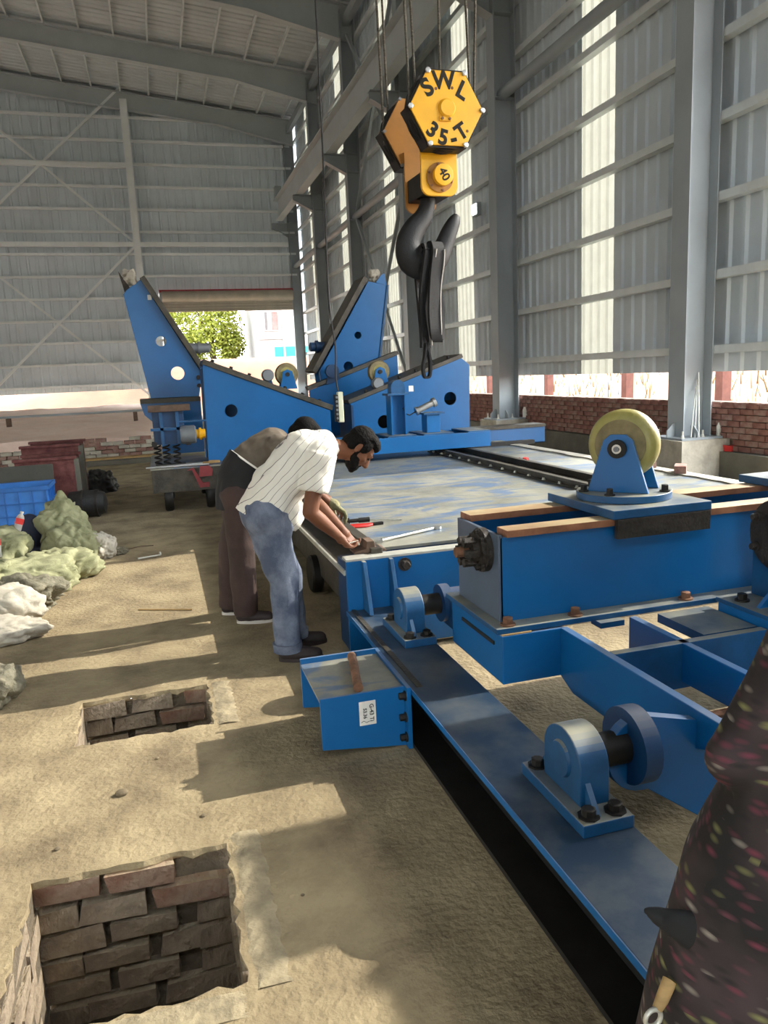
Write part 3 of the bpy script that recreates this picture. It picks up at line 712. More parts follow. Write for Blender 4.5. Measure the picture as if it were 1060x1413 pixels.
MB().prism([(1.40,.53),(1.80,.43),(2.1,.40),(2.1,.12),(1.62,.13),(1.42,.27)]+[(1.40+.13*math.cos(t), .40+.13*math.sin(t)) for t in [-math.pi/2-math.pi*k/14 for k in range(15)]], 'y', 1.965, 2.005).build('bearing_arm', 'blue', BG, bevel=.003)
MB().lathe([(0,.02),(0,.125),(.06,.125),(.06,.02)], (1.34,1.985,.43), (1,0,0), 30).build('hub', 'blue_dark', BG, smooth=True)
MB().lathe([(0,.02),(0,.10),(.05,.10),(.05,.02)], (1.335,3.67,.43), (1,0,0), 30).build('hub', 'blue_dark', BG, smooth=True)
MB().box(1.36, 1.5, 3.40, 3.70, .32, .50).build('hub_arm', 'blue_dark', BG)
# dark toothed coupling on the end of the girder
CPL = MB().lathe([(-.03,.012),(-.03,.10),(0,.10),(0,.085),(.02,.085),(.02,.06),(.05,.06),(.05,.012)], (1.325,3.09,.845), (-1,0,0), 26)
for k in range(8):
    a = k*math.pi/4; CPL.bolt((1.325, 3.09+.082*math.cos(a), .845+.082*math.sin(a)), (-1,0,0), .012, .02)
cp = CPL.build('coupling', 'coupling', BG, smooth=True)
for k in range(6):
    a = k*math.pi/3; MB().obox((1.265, 3.09+.052*math.cos(a), .845+.052*math.sin(a)), (.06,.034,.034), rx=a).build('jaw', 'coupling', cp, bevel=.004)
MB().lathe([(0,.024),(.06,.024),(.062,.02)], (1.27,3.09,.845), (-1,0,0), 16).build('shaft_stub', 'rust', cp, smooth=True)

# roller on its turntable
def roller(x, y, label, yaw=rad(-50)):
    P = thing('roller_carriage', label, 'roller', (x, y, .957), 'roller carriages on the box girder'); c = (x, y)
    MB().box(x-.25, x+.27, y-.30, y+.30, .958, 1.0).build('slide_plate', 'blue_dusty', P, bevel=.004)
    MB().box(x-.23, x+.26, y-.305, y-.281, .87, .957).build('keeper', 'coupling', P)
    MB().lathe([(0,.02),(0,.224),(.034,.224),(.034,.02)], (x,y,1.001), (0,0,1), 48).build('turntable', 'blue_dusty', P, smooth=True, bevel=.003)
    for yy in (y-.102, y+.082):
        pr = [(x-.145,1.036),(x+.145,1.036),(x+.068,1.285),(x+.035,1.312),(x-.035,1.312),(x-.068,1.285)]
        MB().prism(pr, 'y', yy, yy+.02).rotz(c, yaw).build('bracket_plate', 'blue', P, bevel=.002)
    w = MB().lathe([(-.055,.02),(-.055,.105),(-.062,.11),(-.062,.13),(-.045,.157),(-.02,.168),(.02,.168),(.045,.157),(.062,.13),(.062,.11),(.055,.105),(.055,.02)], (x,y,1.258), (0,1,0), 48).rotz(c, yaw).build('wheel', 'pu', P, smooth=True)
    MB().lathe([(0,.045),(0,.122),(.004,.122),(.004,.045)], (x,y-.068,1.258), (0,1,0), 40).rotz(c, yaw).build('wheel_ring', 'pu_side', w)
    MB().cyl((x,y-.122,1.245), (x,y+.122,1.245), .022, n=18).rotz(c, yaw).build('axle', 'steel', P, smooth=True)
    MB().lathe([(0,.015),(0,.044),(.018,.044),(.018,.015)], (x,y-.102,1.245), (0,-1,0), 24).rotz(c, yaw).build('bearing_cap', 'black_iron', P, smooth=True)
    MB().lathe([(0,.008),(0,.013),(.01,.013),(.01,.006)], (x,y-.12,1.245), (0,-1,0), 12).rotz(c, yaw).build('axle_nut', 'motor_grey', P, smooth=True)
    for a in (218, 310, 20, 110, 165):
        cc = math.cos(rad(a)); s_ = math.sin(rad(a)); MB().bolt((x+.195*cc, y+.195*s_, 1.035), (0,0,1), .017, .034).build('bolt', 'black_iron', P)
    return P
roller(2.14, 3.20, 'yellowish polyurethane roller wheel on a round blue turntable atop the girder')
roller(3.33, 3.20, 'second roller carriage cut off by the right edge of the photo')

# drive unit at the right edge
DU = thing('drive_unit', 'dark round motor flange on a blue bracket at the right edge', 'motor', (2.75, 2.6, .55))
MB().lathe([(0,.03),(0,.16),(.04,.165),(.06,.15),(.06,.12),(.36,.12),(.38,.1),(.38,.03)], (2.52,2.62,.875), (1,0,0), 36).build('motor', 'coupling', DU, smooth=True)
for k in range(6):
    a = rad(30+60*k); MB().bolt((2.52,2.62+.135*math.cos(a),.875+.135*math.sin(a)), (-1,0,0), .016, .03).build('bolt', 'coupling', DU)
MB().box(2.56, 2.58, 2.44, 2.80, .56, .86).build('bracket_plate', 'blue_dusty', DU, bevel=.003)
MB().prism([(2.42,.56),(2.56,.56),(2.56,.70)], 'y', 2.60, 2.62).build('gusset', 'blue', DU)
MB().box(2.38, 3.0, 2.44, 2.82, .546, .566).build('base_plate', 'blue_dusty', DU, bevel=.003)
MB().box(2.38, 3.0, 2.44, 2.80, .30, .546).build('base_box', 'blue', DU)
for x, y in ((2.44,2.52),(2.44,2.72)): MB().bolt((x,y,.566), (0,0,1), .022, .035).build('bolt', 'black_iron', DU)

# ------------------------------------------------------------------ far machine: two pairs of cradle wedges and tall arms
def bolts_along(p, q, n, y, par, r=.022):
    for k in range(n):
        t = (k+.5)/n; x = p[0]+(q[0]-p[0])*t; z = p[1]+(q[1]-p[1])*t
        d = Vector((-(q[1]-p[1]), 0, q[0]-p[0])).normalized()
        if d.z < 0: d = -d
        MB().bolt((x, y, z), d, r, .035).build('bolt', 'black_iron', par)
def railbar(p, q, th, y0, y1, par, name='top_rail', m='rail_dark'):
    d = Vector((q[0]-p[0], q[1]-p[1])).normalized(); nn = Vector((-d.y, d.x))
    if nn.y < 0: nn = -nn
    a = [p, q, (q[0]+nn.x*th, q[1]+nn.y*th), (p[0]+nn.x*th, p[1]+nn.y*th)]
    return MB().prism(a, 'y', y0, y1).build(name, m, par, bevel=.004)
LW = thing('cradle_wedge', 'blue cradle wedge sloping down to the right behind the two workers', 'machine part', (1.45, 10.8, .575))
prof = [(.58,.578),(.61,1.855),(2.28,1.165),(2.28,.578)]
MB().plate(prof, [(.93,1.236,.085)], 'y', 10.40, 10.43).build('front_plate', 'blue', LW)
MB().prism(prof, 'y', 11.05, 11.08).build('back_plate', 'blue', LW)
MB().box(.60, .63, 10.43, 11.05, .578, 1.80).build('end_plate', 'blue_dark', LW)
MB().box(2.25, 2.28, 10.43, 11.05, .578, 1.16).build('end_plate', 'blue_dark', LW)
MB().box(.64, 2.2, 10.6, 10.62, .6, 1.1).build('inner_plate', 'blue', LW)
railbar((.60,1.86), (2.30,1.165), .07, 10.38, 11.10, LW); bolts_along((.62,1.93), (2.26,1.24), 7, 10.46, LW)
RW = thing('cradle_wedge', 'blue cradle wedge rising to the right beneath the hanging sling', 'machine part', (3.45, 10.8, .575))
prof = [(2.57,.578),(2.57,1.24),(4.25,1.80),(4.37,1.70),(4.35,.578)]
MB().plate(prof, [(3.05,.96,.095),(4.06,1.235,.095)], 'y', 10.40, 10.43).build('front_plate', 'blue', RW)
MB().prism(prof, 'y', 11.05, 11.08).build('back_plate', 'blue', RW)
MB().box(2.55, 2.58, 10.28, 11.05, .578, 1.22).build('end_plate', 'blue_dark', RW)
MB().box(4.32, 4.35, 10.43, 11.05, .578, 1.66).build('end_plate', 'blue_dark', RW)
MB().box(2.7, 4.3, 10.7, 10.72, .6, 1.2).build('inner_plate', 'black_iron', RW)
railbar((2.55,1.24), (4.27,1.81), .055, 10.38, 11.10, RW); bolts_along((2.7,1.35), (4.2,1.85), 6, 10.46, RW)
def far_roller(x, y, z, label, r=.16, tilt=0.):
    P = thing('roller', label, 'roller', (x, y, z-.2), 'rollers on the cradle wedges')
    w = MB().lathe([(-.05,.02),(-.05,r*.93),(-.03,r),(.03,r),(.05,r*.93),(.05,.02)], (x,y,z), (0,1,0), 32).build('wheel', 'pu_side', P, smooth=True)
    MB().lathe([(0,.03),(0,r*.62),(.006,r*.62),(.006,.03)], (x,y-.057,z), (0,1,0), 24).build('wheel_ring', 'pu', w)
    for yy in (y-.085, y+.065): MB().prism([(x-.11,z-.2),(x+.13,z-.2),(x+.07,z+.04),(x,z+.07),(x-.06,z+.04)], 'y', yy, yy+.02).build('bracket_plate', 'blue', P)
    MB().cyl((x,y-.10,z), (x,y+.10,z), .03, n=14).build('axle', 'black_iron', P, smooth=True)
    return P
far_roller(1.76, 10.75, 1.68, 'pale roller wheel standing on the left sloping cradle wedge')
far_roller(3.10, 10.75, 1.66, 'brownish roller wheel on the right cradle wedge beside the sling')
for x, z, lb in ((1.46, 1.68, 'small dark guide roller on the left cradle wedge'), (3.0, 1.50, 'small grey guide roller low on the right cradle wedge')):
    P = thing('guide_roller', lb, 'roller', (x, 10.5, z-.1))
    MB().lathe([(-.06,.02),(-.06,.07),(-.04,.082),(.04,.082),(.06,.07),(.06,.02)], (x,10.48,z), (0,1,0), 22).build('wheel', 'motor_grey', P, smooth=True)
    MB().prism([(x-.07,z-.14),(x+.09,z-.16),(x+.04,z),(x-.04,z)], 'y', 10.55, 10.58).build('bracket_plate', 'blue_dark', P)
# tall arms behind
LA = thing('tilting_arm', 'tall blue leaning arm with two round holes left of the open doorway', 'machine arm', (.15, 11.6, 1.42))
prof = [(-.09,1.43),(-.32,2.88),(-.27,2.94),(-.07,3.08),(.66,1.74),(.59,1.43)]
MB().plate(prof, [(.125,2.228,.072),(.317,1.77,.095)], 'y', 11.57, 11.62).build('arm_plate', 'blue', LA, bevel=.003)
railbar((-.08,3.09), (.70,1.70), .075, 11.50, 12.1, LA); 
MB().plate([(p[0]+.02,p[1]) for p in prof], [(.14,2.24,.085),(.335,1.785,.11)], 'y', 11.95, 12.0).build('arm_plate', 'blue', LA)
MB().prism([(-.36,3.20),(-.30,2.92),(-.22,2.97),(-.27,3.05)], 'y', 11.6, 11.66).build('lug', 'coupling', LA)
MB().lathe([(0,.02),(0,.075),(.18,.075),(.18,.095),(.21,.095),(.21,.07),(.34,.07),(.37,.03)], (.46,11.75,2.12), (1,0,0), 20).build('pin', 'motor_grey', LA, smooth=True)
MB().box(.0,.055, 11.563, 11.57, 2.80, 2.87).build('paper_label', 'label_white', LA, label='small white paper label')
MB().lathe([(0,.02),(0,.03),(.06,.03),(.06,.015)], (.60,11.56,1.70), (0,-1,0), 10).lathe([(0,.02),(0,.03),(.06,.03),(.06,.015)], (.60,11.56,1.58), (0,-1,0), 10).build('bolt', 'black_iron', LA)
ST = MB().box(-.24, .60, 11.45, 12.0, 1.36, 1.425).build('cap_plate', 'rail_dark', LA)
MB().prism([(-.24,1.36),(.60,1.36),(.60,.62),(.0,.62),(-.0,1.0),(-.2,1.2)], 'y', 11.5, 11.95).build('arm_base', 'blue', LA)
def rag(name, c, r, label, seed):
    mb = MB(); rr = random.Random(seed)
    for k in range(7): ell(mb, (c[0]+rr.uniform(-r,r)*.5, c[1]+rr.uniform(-r,r)*.4, c[2]+rr.uniform(-r,r)*.7), (r*rr.uniform(.3,.6), r*rr.uniform(.3,.5), r*rr.uniform(.3,.6)))
    return tag(fuse(mb, name, 'sack_white', voxel=.012, smooth=2, disp=lambda p: .02*noise.noise(p*22)), label, 'rag')
rag('rag', (-.22,11.66,3.14), .13, 'pale rag stuffed on top of the left leaning arm', 1)
RA = thing('tilting_arm', 'tall blue leaning arm right of the open doorway below the hook', 'machine arm', (3.0, 11.6, .58))
prof = [(2.45,1.30),(2.40,1.70),(3.24,3.02),(3.53,2.96),(3.34,1.80),(3.4,1.30)]
MB().plate(prof, [(3.035,2.225,.055),(2.86,1.76,.075)], 'y', 11.57, 11.62).build('arm_plate', 'blue', RA, bevel=.003)
railbar((2.34,1.68), (3.22,3.05), .075, 11.50, 12.1, RA)
MB().prism([(p[0],p[1]) for p in prof], 'y', 11.95, 12.0).build('arm_plate', 'blue', RA)
MB().prism([(3.53,2.96),(3.50,3.14),(3.44,3.10),(3.36,3.0)], 'y', 11.57, 11.62).build('lug', 'blue', RA)
MB().prism([(3.53,2.96),(3.34,1.80),(3.4,1.30),(3.43,1.30),(3.37,1.80),(3.56,2.96)], 'y', 11.55, 12.02).build('edge_plate', 'blue_dusty', RA)
MB().lathe([(0,.03),(.02,.07),(.10,.07),(.10,.095),(.14,.095),(.14,.075),(.36,.075),(.36,.02)], (2.30,11.75,2.08), (1,0,0), 20).build('pin', 'blue_dark', RA, smooth=True)
MB().prism([(2.2,.60),(2.2,1.43),(3.6,1.90),(3.6,.60)], 'y', 11.40, 11.44).build('base_wedge', 'blue', RA)
railbar((2.18,1.43), (3.62,1.91), .06, 11.38, 11.56, RA)
MB().lathe([(-.05,.02),(-.05,.10),(.05,.10),(.05,.02)], (2.55,11.36,1.70), (0,1,0), 24).build('guide_wheel', 'blue_dark', RA, smooth=True)
MB().prism([(2.45,1.5),(2.68,1.58),(2.6,1.74),(2.5,1.74)], 'y', 11.36, 11.38).build('wheel_bracket', 'blue_dark', RA)
rag('rag', (3.36,11.7,3.12), .12, 'pale rag stuffed on top of the right leaning arm', 2)
# beam that carries the right wedge and sticks out past the deck
CB = thing('carrier_beam', 'blue beam with dark rail sticking out past the platform at the brick wall', 'beam', (4.9, 11.0, .4))
MB().box(2.4, 5.82, 10.85, 11.2, .45, .47).box(2.4, 5.82, 11.0, 11.03, .47, .70).box(2.4, 5.82, 10.85, 10.875, .45, .70).build('beam', 'blue', CB, bevel=.003)
MB().box(2.4, 5.82, 10.82, 11.22, .70, .745).build('top_rail', 'rail_dark', CB, bevel=.003)
for x in (4.6, 5.4): MB().box(x, x+.15, 10.9, 11.15, 0, .45).build('leg', 'blue_dark', CB)

# low travelling carriage in front of the wedges
TC = thing('travelling_carriage', 'low blue carriage beam with two posts on the deck rails', 'carriage', (2.75, 9.3, .58))
MB().box(1.50, 4.05, 9.0, 9.03, .66, .85).build('front_plate', 'blue', TC, bevel=.004)
MB().box(1.50, 4.05, 9.57, 9.60, .66, .85).build('back_plate', 'blue', TC)
MB().box(4.02, 4.05, 9.03, 9.57, .66, .85).build('end_plate', 'blue', TC, bevel=.003)
for a, b in ((1.5,2.1),(2.68,3.06),(3.15,3.55),(3.75,4.05)): MB().box(a, b, 9.0, 9.60, .85, .868).build('top_plate', 'blue_dusty', TC, bevel=.002)
MB().box(1.5, 4.05, 9.03, 9.57, .66, .68).build('bottom_plate', 'black_iron', TC)
p1 = MB().box(2.78, 2.80, 9.15, 9.36, .868, 1.36).box(2.96, 2.98, 9.15, 9.36, .868, 1.36).box(2.80, 2.96, 9.25, 9.27, .868, 1.36).build('post', 'blue', TC)
MB().box(2.74, 3.02, 9.13, 9.38, 1.36, 1.385).build('post_cap', 'blue_dusty', p1)
MB().prism([(2.80,1.385),(2.98,1.385),(2.98,1.44)]+[(2.89+.09*math.cos(t), 1.46+.09*math.sin(t)) for t in [math.pi*k/10 for k in range(11)]]+[(2.80,1.44)], 'y', 9.18, 9.33).build('bearing', 'blue_dusty', p1)
MB().box(3.02, 3.08, 9.14, 9.145, 1.40, 1.47).build('paper_label', 'label_white', TC)
p2 = MB().box(3.25, 3.43, 9.16, 9.36, .868, 1.10).build('post', 'blue', TC, bevel=.004)
MB().box(3.20, 3.48, 9.12, 9.40, 1.10, 1.12).build('post_cap', 'blue_dusty', p2)
MB().lathe([(0,.02),(0,.055),(.03,.055),(.03,.04),(.25,.04),(.25,.06),(.29,.06),(.29,.02)], (3.14,9.26,1.14), (.92,0,.38), 18).build('cylinder', 'steel', TC, smooth=True)
MB().tube([(3.14,9.26,1.14),(3.05,9.24,1.10),(2.98,9.2,1.13),(2.95,9.2,1.2)], .008, 8).build('hose', 'black_iron', TC)
for x in (3.45, 3.77):
    MB().lathe([(-.03,.02),(-.03,.045),(.03,.045),(.03,.02)], (x,9.06,.692), (1,0,0), 18).lathe([(-.03,.02),(-.03,.045),(.03,.045),(.03,.02)], (x,9.52,.692), (1,0,0), 18).build('wheel', 'black_iron', TC, smooth=True)

# drive with springs on the left end deck, and that deck on wheels
CT = thing('wheeled_deck', 'dark low deck on wheels under the left end of the machine', 'cart', (.5, 10.9, 0))
MB().box(-.17, 1.12, 10.02, 12.0, .555, .575).build('deck_plate', 'deck', CT, bevel=.003)
MB().box(-.16, 1.12, 10.04, 10.08, .26, .555).build('front_plate', 'rail_dark', CT)
MB().box(-.16, -.12, 10.08, 11.96, .26, .555).box(1.05, 1.09, 10.08, 11.96, .26, .555).box(-.12, 1.05, 11.92, 11.96, .26, .555).build('side_plate', 'rail_dark', CT)
for x, y in ((.02,10.18),(.55,10.18),(.02,11.5),(.55,11.5)):
    w = MB().lathe([(0,.02),(0,.15),(.02,.165),(.09,.165),(.11,.15),(.11,.02)], (x-.05,y,.165), (1,0,0), 26).build('wheel', 'black_iron', CT, smooth=True)
    MB().box(x-.02, x+.08, y-.05, y+.05, .165, .27).build('fork', 'black_iron', CT)
RC = thing('beam_clamp', 'dull red steel clamp hanging on the front of the wheeled deck', 'clamp', (.42, 10.0, .3))
MB().prism([(.28,.53),(.34,.53),(.42,.30),(.54,.30),(.54,.36),(.46,.36),(.36,.56)], 'y', 9.97, 10.02).build('hook_plate', 'red_oxide', RC)
MB().prism([(.42,.44),(.58,.44),(.60,.52),(.56,.57),(.44,.57)], 'y', 9.97, 10.02).build('jaw_plate', 'red_oxide', RC)
GB = thing('gear_drive', 'blue ribbed gearbox with grey motor and yellow coupling beside the left wedge', 'gearbox', (.15, 10.25, .58))
MB().box(-.13, .39, 10.15, 10.45, 1.28, 1.36).build('top_slab', 'rust_dark', GB, bevel=.003)
MB().box(-.09, .30, 10.22, 10.42, .86, 1.28).build('housing', 'blue_dark', GB, bevel=.004)
for x in (.0, .20): MB().box(x, x+.04, 10.17, 10.22, .86, 1.28).build('rib', 'blue_dusty', GB)
MB().box(-.12, .36, 10.17, 10.22, 1.04, 1.075).build('rib', 'blue_dusty', GB)
MB().box(.22, .58, 10.2, 10.24, 1.13, 1.15).build('arm_bar', 'blue_dusty', GB)
MB().lathe([(0,.02),(0,.11),(.03,.12),(.18,.12),(.20,.10),(.20,.02)], (.24,10.22,.97), (1,0,0), 22).build('motor', 'motor_grey', GB, smooth=True)
MB().lathe([(0,.02),(0,.06),(.04,.06),(.04,.08),(.07,.08),(.07,.06),(.12,.06),(.12,.02)], (.44,10.22,.97), (1,0,0), 20).build('coupling', 'yellow', GB, smooth=True, label='bright yellow coupling')
for x in (-.12, .30): MB().box(x, x+.06, 10.15, 10.3, .84, .90).build('lug', 'black_iron', GB)
for k, x in enumerate((-.06, .05, .18)):
    pts = [(x+.04*math.cos(t), 10.28+.04*math.sin(t), .60+t*.0098) for t in [i*.45 for i in range(58)]]
    MB().tube(pts, .012, 6).build('spring', 'black_iron', GB, smooth=True)
MB().box(-.1, .28, 10.2, 10.4, .576, .60).build('spring_seat', 'rail_dark', GB)
for k, (L, lb) in enumerate(((.78, 'longest bright steel rod lying along the front of the wheeled deck'), (.50, 'shorter steel rod lying across the left end of the wheeled deck'), (.62, 'steel rod lying beneath the springs on the wheeled deck'))):
    x = -.22+.06*k; y = 10.05+.035*k
    tag(MB().tube([(x,y,.590),(x+L*.5,y+.02*(k-1),.590),(x+L,y+.05*(k-1),.590)], .011, 8).build('steel_rod', 'steel', smooth=True), lb, 'rod', 'steel rods on the wheeled deck')
CO = [(.60+.10*math.cos(t)*(1+.15*math.sin(3*t)), 10.12+.05*math.sin(t), .586+.002*t) for t in [i*.5 for i in range(30)]]
tag(MB().tube(CO, .008, 6).build('rope_coil', 'wood', smooth=True), 'small coil of pale rope at the foot of the left wedge', 'rope')

# ------------------------------------------------------------------ overhead crane: hook block, hook, ropes, slings, pendant
HA = rad(2); HC = Vector((2.86, 7.2, 4.06)); HR = Vector((math.cos(HA), math.sin(HA), 0)); HN = Vector((math.sin(HA), -math.cos(HA), 0)); UP = Vector((0,0,1))
def hk(p, a): return HC+HR*p[0]+UP*p[1]-HN*a          # p on the face, a = depth behind the front plate
HB = thing('hook_block', 'yellow hexagonal crane hook block lettered S.W.L 35-T. hanging on wire ropes', 'hook block', tuple(HC-HN*.45))
hexp = [(.375*math.cos(rad(60*k)), .375*math.sin(rad(60*k))) for k in range(6)]
hexo = [(.395*math.cos(rad(60*k)), .395*math.sin(rad(60*k))) for k in range(6)]
MB().prism(hexp, 'y', 0, .02, hk).build('front_plate', 'yellow', HB, bevel=.004)
MB().prism(hexo, 'y', .02, .05, hk).build('rim', 'black_iron', HB)
for d in (.76, .97): MB().prism(hexp, 'y', d, d+.02, hk).build('cheek_plate', 'tan_plate', HB, bevel=.003)
MB().prism(hexp, 'y', .20, .22, hk).build('cheek_plate', 'tan_plate', HB)
for a0 in (.055, .125, .80, .87):
    pr = [(0,.05),(0,.355),(.015,.36),(.025,.315),(.042,.315),(.055,.36),(.067,.355),(.067,.05)]
    MB().tube_axis([(HC-HN*(a0+x), r) for x, r in pr], -HN, 40).build('sheave', 'black_iron', HB, smooth=True)
for k in range(6):
    c = math.cos(rad(60*k)); s_ = math.sin(rad(60*k))
    for d0, d1 in ((-.012, .23), (.75, 1.0)):
        MB().tube([hk((.365*c,.365*s_), d0), hk((.365*c,.365*s_), d1)], .016, 10).build('spacer_bolt', 'motor_grey', HB, smooth=True)
    MB().tube_axis([(hk((.365*c,.365*s_),0), .026), (hk((.365*c,.365*s_),-.018), .026), (hk((.365*c,.365*s_),-.02), .018)], HN, 6).build('nut', 'steel', HB)
for k in (3, 4, 5):                                    # dark guard strips between the plates
    a = hexo[k]; b = hexo[(k+1)%6]
    MB().prism([a, b, (b[0]*.95,b[1]*.95), (a[0]*.95,a[1]*.95)], 'y', .05, .20, hk).build('guard', 'black_iron', HB)
    if k < 5: MB().prism([a, b, (b[0]*.95,b[1]*.95), (a[0]*.95,a[1]*.95)], 'y', .78, .97, hk).build('guard', 'black_iron', HB)
MB().tube_axis([(hk((0,0),0), .085), (hk((0,0),-.012), .085), (hk((0,0),-.03), .07), (hk((0,0),-.03), .02)], HN, 26).build('axle_cap', 'yellow', HB, smooth=True)
MB().prism([(-.08,-.115),(.04,-.115),(.04,-.075),(-.08,-.075)], 'y', -.014, 0, hk).build('keeper_plate', 'yellow', HB, bevel=.003)
for x in (-.055, .02): MB().tube_axis([(hk((x,-.095),-.014), .014), (hk((x,-.095),-.026), .014)], HN, 6).build('keeper_bolt', 'rust', HB)
for txt, x, z, rot, sz in (('S', -.19, .165, 34, .215), ('W', -.025, .235, 3, .215), ('L', .16, .16, -28, .215), ('3', -.155, -.20, -36, .19), ('5', -.045, -.262, -13, .19), ('-', .06, -.26, 14, .19), ('T', .145, -.20, 34, .19)):
    cr_, sr_ = math.cos(rad(rot)), math.sin(rad(rot))
    me = text_mesh(txt, sz, .001, lambda c, x=x, z=z, cr_=cr_, sr_=sr_: hk((x+c.x*cr_-c.y*sr_, z+c.x*sr_+c.y*cr_), -.0015), .008)
    link('lettering', me, 'ink', HB)
for x, z in ((-.105,.165), (.06,.18), (.205,-.19)): MB().tube_axis([(hk((x,z),0), .014), (hk((x,z),-.002), .014)], HN, 14).build('lettering', 'rust', HB)
# crosshead under the sheaves
def rrect(w, z0, z1, r):
    out = [(-w,z1),( -w,z0+r)]+[(-w+r-r*math.cos(t), z0+r-r*math.sin(t)) for t in [rad(15*k) for k in range(7)]]+[(w-r+r*math.sin(t), z0+r-r*math.cos(t)) for t in [rad(15*k) for k in range(7)]]+[(w,z0+r),(w,z1)]
    return out
def hs(dx): return lambda p, a: hk((p[0]+dx, p[1]), a)
MB().prism(rrect(.19,-.73,-.26,.09), 'y', .22, .255, hs(.0)).build('crosshead_plate', 'yellow', HB, bevel=.004)
MB().prism(rrect(.17,-.80,-.20,.10), 'y', .73, .76, hs(.0)).build('crosshead_plate', 'tan_plate', HB)
MB().prism([(-.15,-.70),(.17,-.70),(.17,-.48),(-.15,-.48)], 'y', .26, .73, hk).build('crosshead', 'black_iron', HB, bevel=.01)
tr = MB().tube_axis([(hk((.0,-.56),.22), .14), (hk((0,-.56),.205), .14), (hk((0,-.56),.203), .125)], HN, 32).build('trunnion_ring', 'tan_plate', HB, smooth=True)
t2 = MB().tube_axis([(hk((.02,-.545),.205), .10), (hk((.02,-.545),.155), .10), (hk((.02,-.545),.153), .09)], HN, 30).build('trunnion', 'yellow', HB, smooth=True)
me = text_mesh('40', .12, .001, lambda c: hk((.02+c.x*.5+c.y*.86, -.545-c.x*.86+c.y*.5), .1515), .003); link('lettering', me, 'ink', t2)
for k in range(5):
    a = rad(60*k+100); MB().tube_axis([(hk((.0+.122*math.cos(a),-.56+.122*math.sin(a)),.205), .012), (hk((.0+.122*math.cos(a),-.56+.122*math.sin(a)),.192), .012)], HN, 6).build('bolt', 'rust', t2)
# the hook
hp = [(2.805,3.46,.073),(2.812,3.316,.08),(2.763,3.184,.095),(2.658,3.058,.117),(2.591,2.919,.131),(2.624,2.765,.152),(2.762,2.715,.152),(2.889,2.771,.126),(2.973,2.898,.10),(3.04,3.04,.085),(3.099,3.146,.066),(3.132,3.202,.037)]
def smooth_path(P, n=4):
    out = []
    for i in range(len(P)-1):
        p0 = P[max(i-1,0)]; p1 = P[i]; p2 = P[i+1]; p3 = P[min(i+2,len(P)-1)]
        for k in range(n):
            t = k/n; out.append(tuple(.5*((2*b)+(c-a)*t+(2*a-5*b+4*c-d)*t*t+(-a+3*b-3*c+d)*t**3) for a, b, c, d in zip(p0, p1, p2, p3)))
    return out+[P[-1]]
hs_ = smooth_path(hp)
hko = MB().tube([(x, 7.68, z) for x, z, r in hs_], [r for x, z, r in hs_], 22, flat=((0,1,0), .78)).build('hook', 'hook', HB, smooth='all', label='big black forged hook')
MB().lathe([(0,.05),(0,.105),(.06,.105),(.08,.085),(.08,.05)], (2.805,7.68,3.36), (0,0,1), 8).build('shank_nut', 'black_iron', HB)
# wire ropes up to the trolley
RL = ('leftmost taut wire rope above the hook block', 'second wire rope from the left above the hook block', 'third wire rope from the left, just beside the hexagon corner', 'fourth wire rope from the left, touching the hexagon corner', 'thin wire rope rising behind the middle of the yellow hexagon', 'wire rope second from the right above the hook block', 'rightmost wire rope above the yellow hexagon')
for k, (x0, y0, z0, x1) in enumerate(((2.488,8.02,3.95,2.38),(2.567,8.10,3.95,2.48),(2.52,7.28,4.10,2.40),(2.605,7.34,4.15,2.45),(2.852,7.33,4.30,2.89),(3.13,7.28,4.30,2.95),(3.20,7.34,4.22,3.45))):
    o = MB().cyl((x0,y0,z0), (x1,y0,10.4), .0125, n=10).build('wire_rope', 'rope', smooth=True)
    tag(o, RL[k], 'wire rope', 'hoist wire ropes')
CRN = thing('bridge_crane', 'overhead bridge crane with trolley high above the hook', 'crane', (-6, 7.5, 10.1))
for y in (6.3, 8.3): MB().box(-18.4, 6.8, y, y+.5, 10.15, 11.0).build('girder', 'tan_plate', CRN)
MB().box(2.0, 3.6, 6.6, 8.5, 10.9, 11.7).build('trolley', 'tan_plate', CRN)
MB().box(2.1, 3.5, 7.0, 8.2, 10.4, 10.9).build('drum', 'black_iron', CRN)
# slings in the hook
SL = thing('lifting_sling', 'black flat webbing sling doubled over the hook with a narrow loop below', 'sling', (2.72, 7.6, 1.58))
def rib3(pts, wd, w, t): return MB().ribbon(smooth_path(pts, 5), wd, w, t)
WD = (.93,.37,0)
lp1 = [(2.865,7.68,2.93),(2.845,7.54,2.90),(2.835,7.49,2.80),(2.81,7.52,2.56),(2.79,7.53,2.25),(2.80,7.54,2.06),(2.835,7.60,1.965),(2.875,7.67,1.955),(2.905,7.72,2.06),(2.92,7.74,2.30),(2.905,7.80,2.56),(2.89,7.87,2.80),(2.88,7.82,2.90),(2.865,7.68,2.93)]
rib3(lp1, WD, .15, .03).build('webbing', 'sling', SL)
rib3([(2.75,7.50,2.83),(2.725,7.52,2.66),(2.705,7.56,2.45),(2.70,7.58,2.25),(2.712,7.60,2.05),(2.715,7.61,1.88)], WD, .125, .03).build('webbing', 'sling', SL)
rib3([(2.75,7.50,2.83),(2.76,7.57,2.89),(2.77,7.68,2.90),(2.765,7.80,2.87),(2.75,7.84,2.75),(2.725,7.72,2.4),(2.715,7.63,2.05),(2.715,7.625,1.88)], WD, .12, .03).build('webbing', 'sling', SL)
rib3([(2.715,7.60,1.93),(2.70,7.60,1.80),(2.675,7.60,1.69),(2.685,7.60,1.59),(2.715,7.60,1.575),(2.745,7.60,1.60),(2.755,7.60,1.72),(2.735,7.60,1.86),(2.72,7.60,1.93)], (0,1,0), .07, .022).build('loop', 'sling', SL)
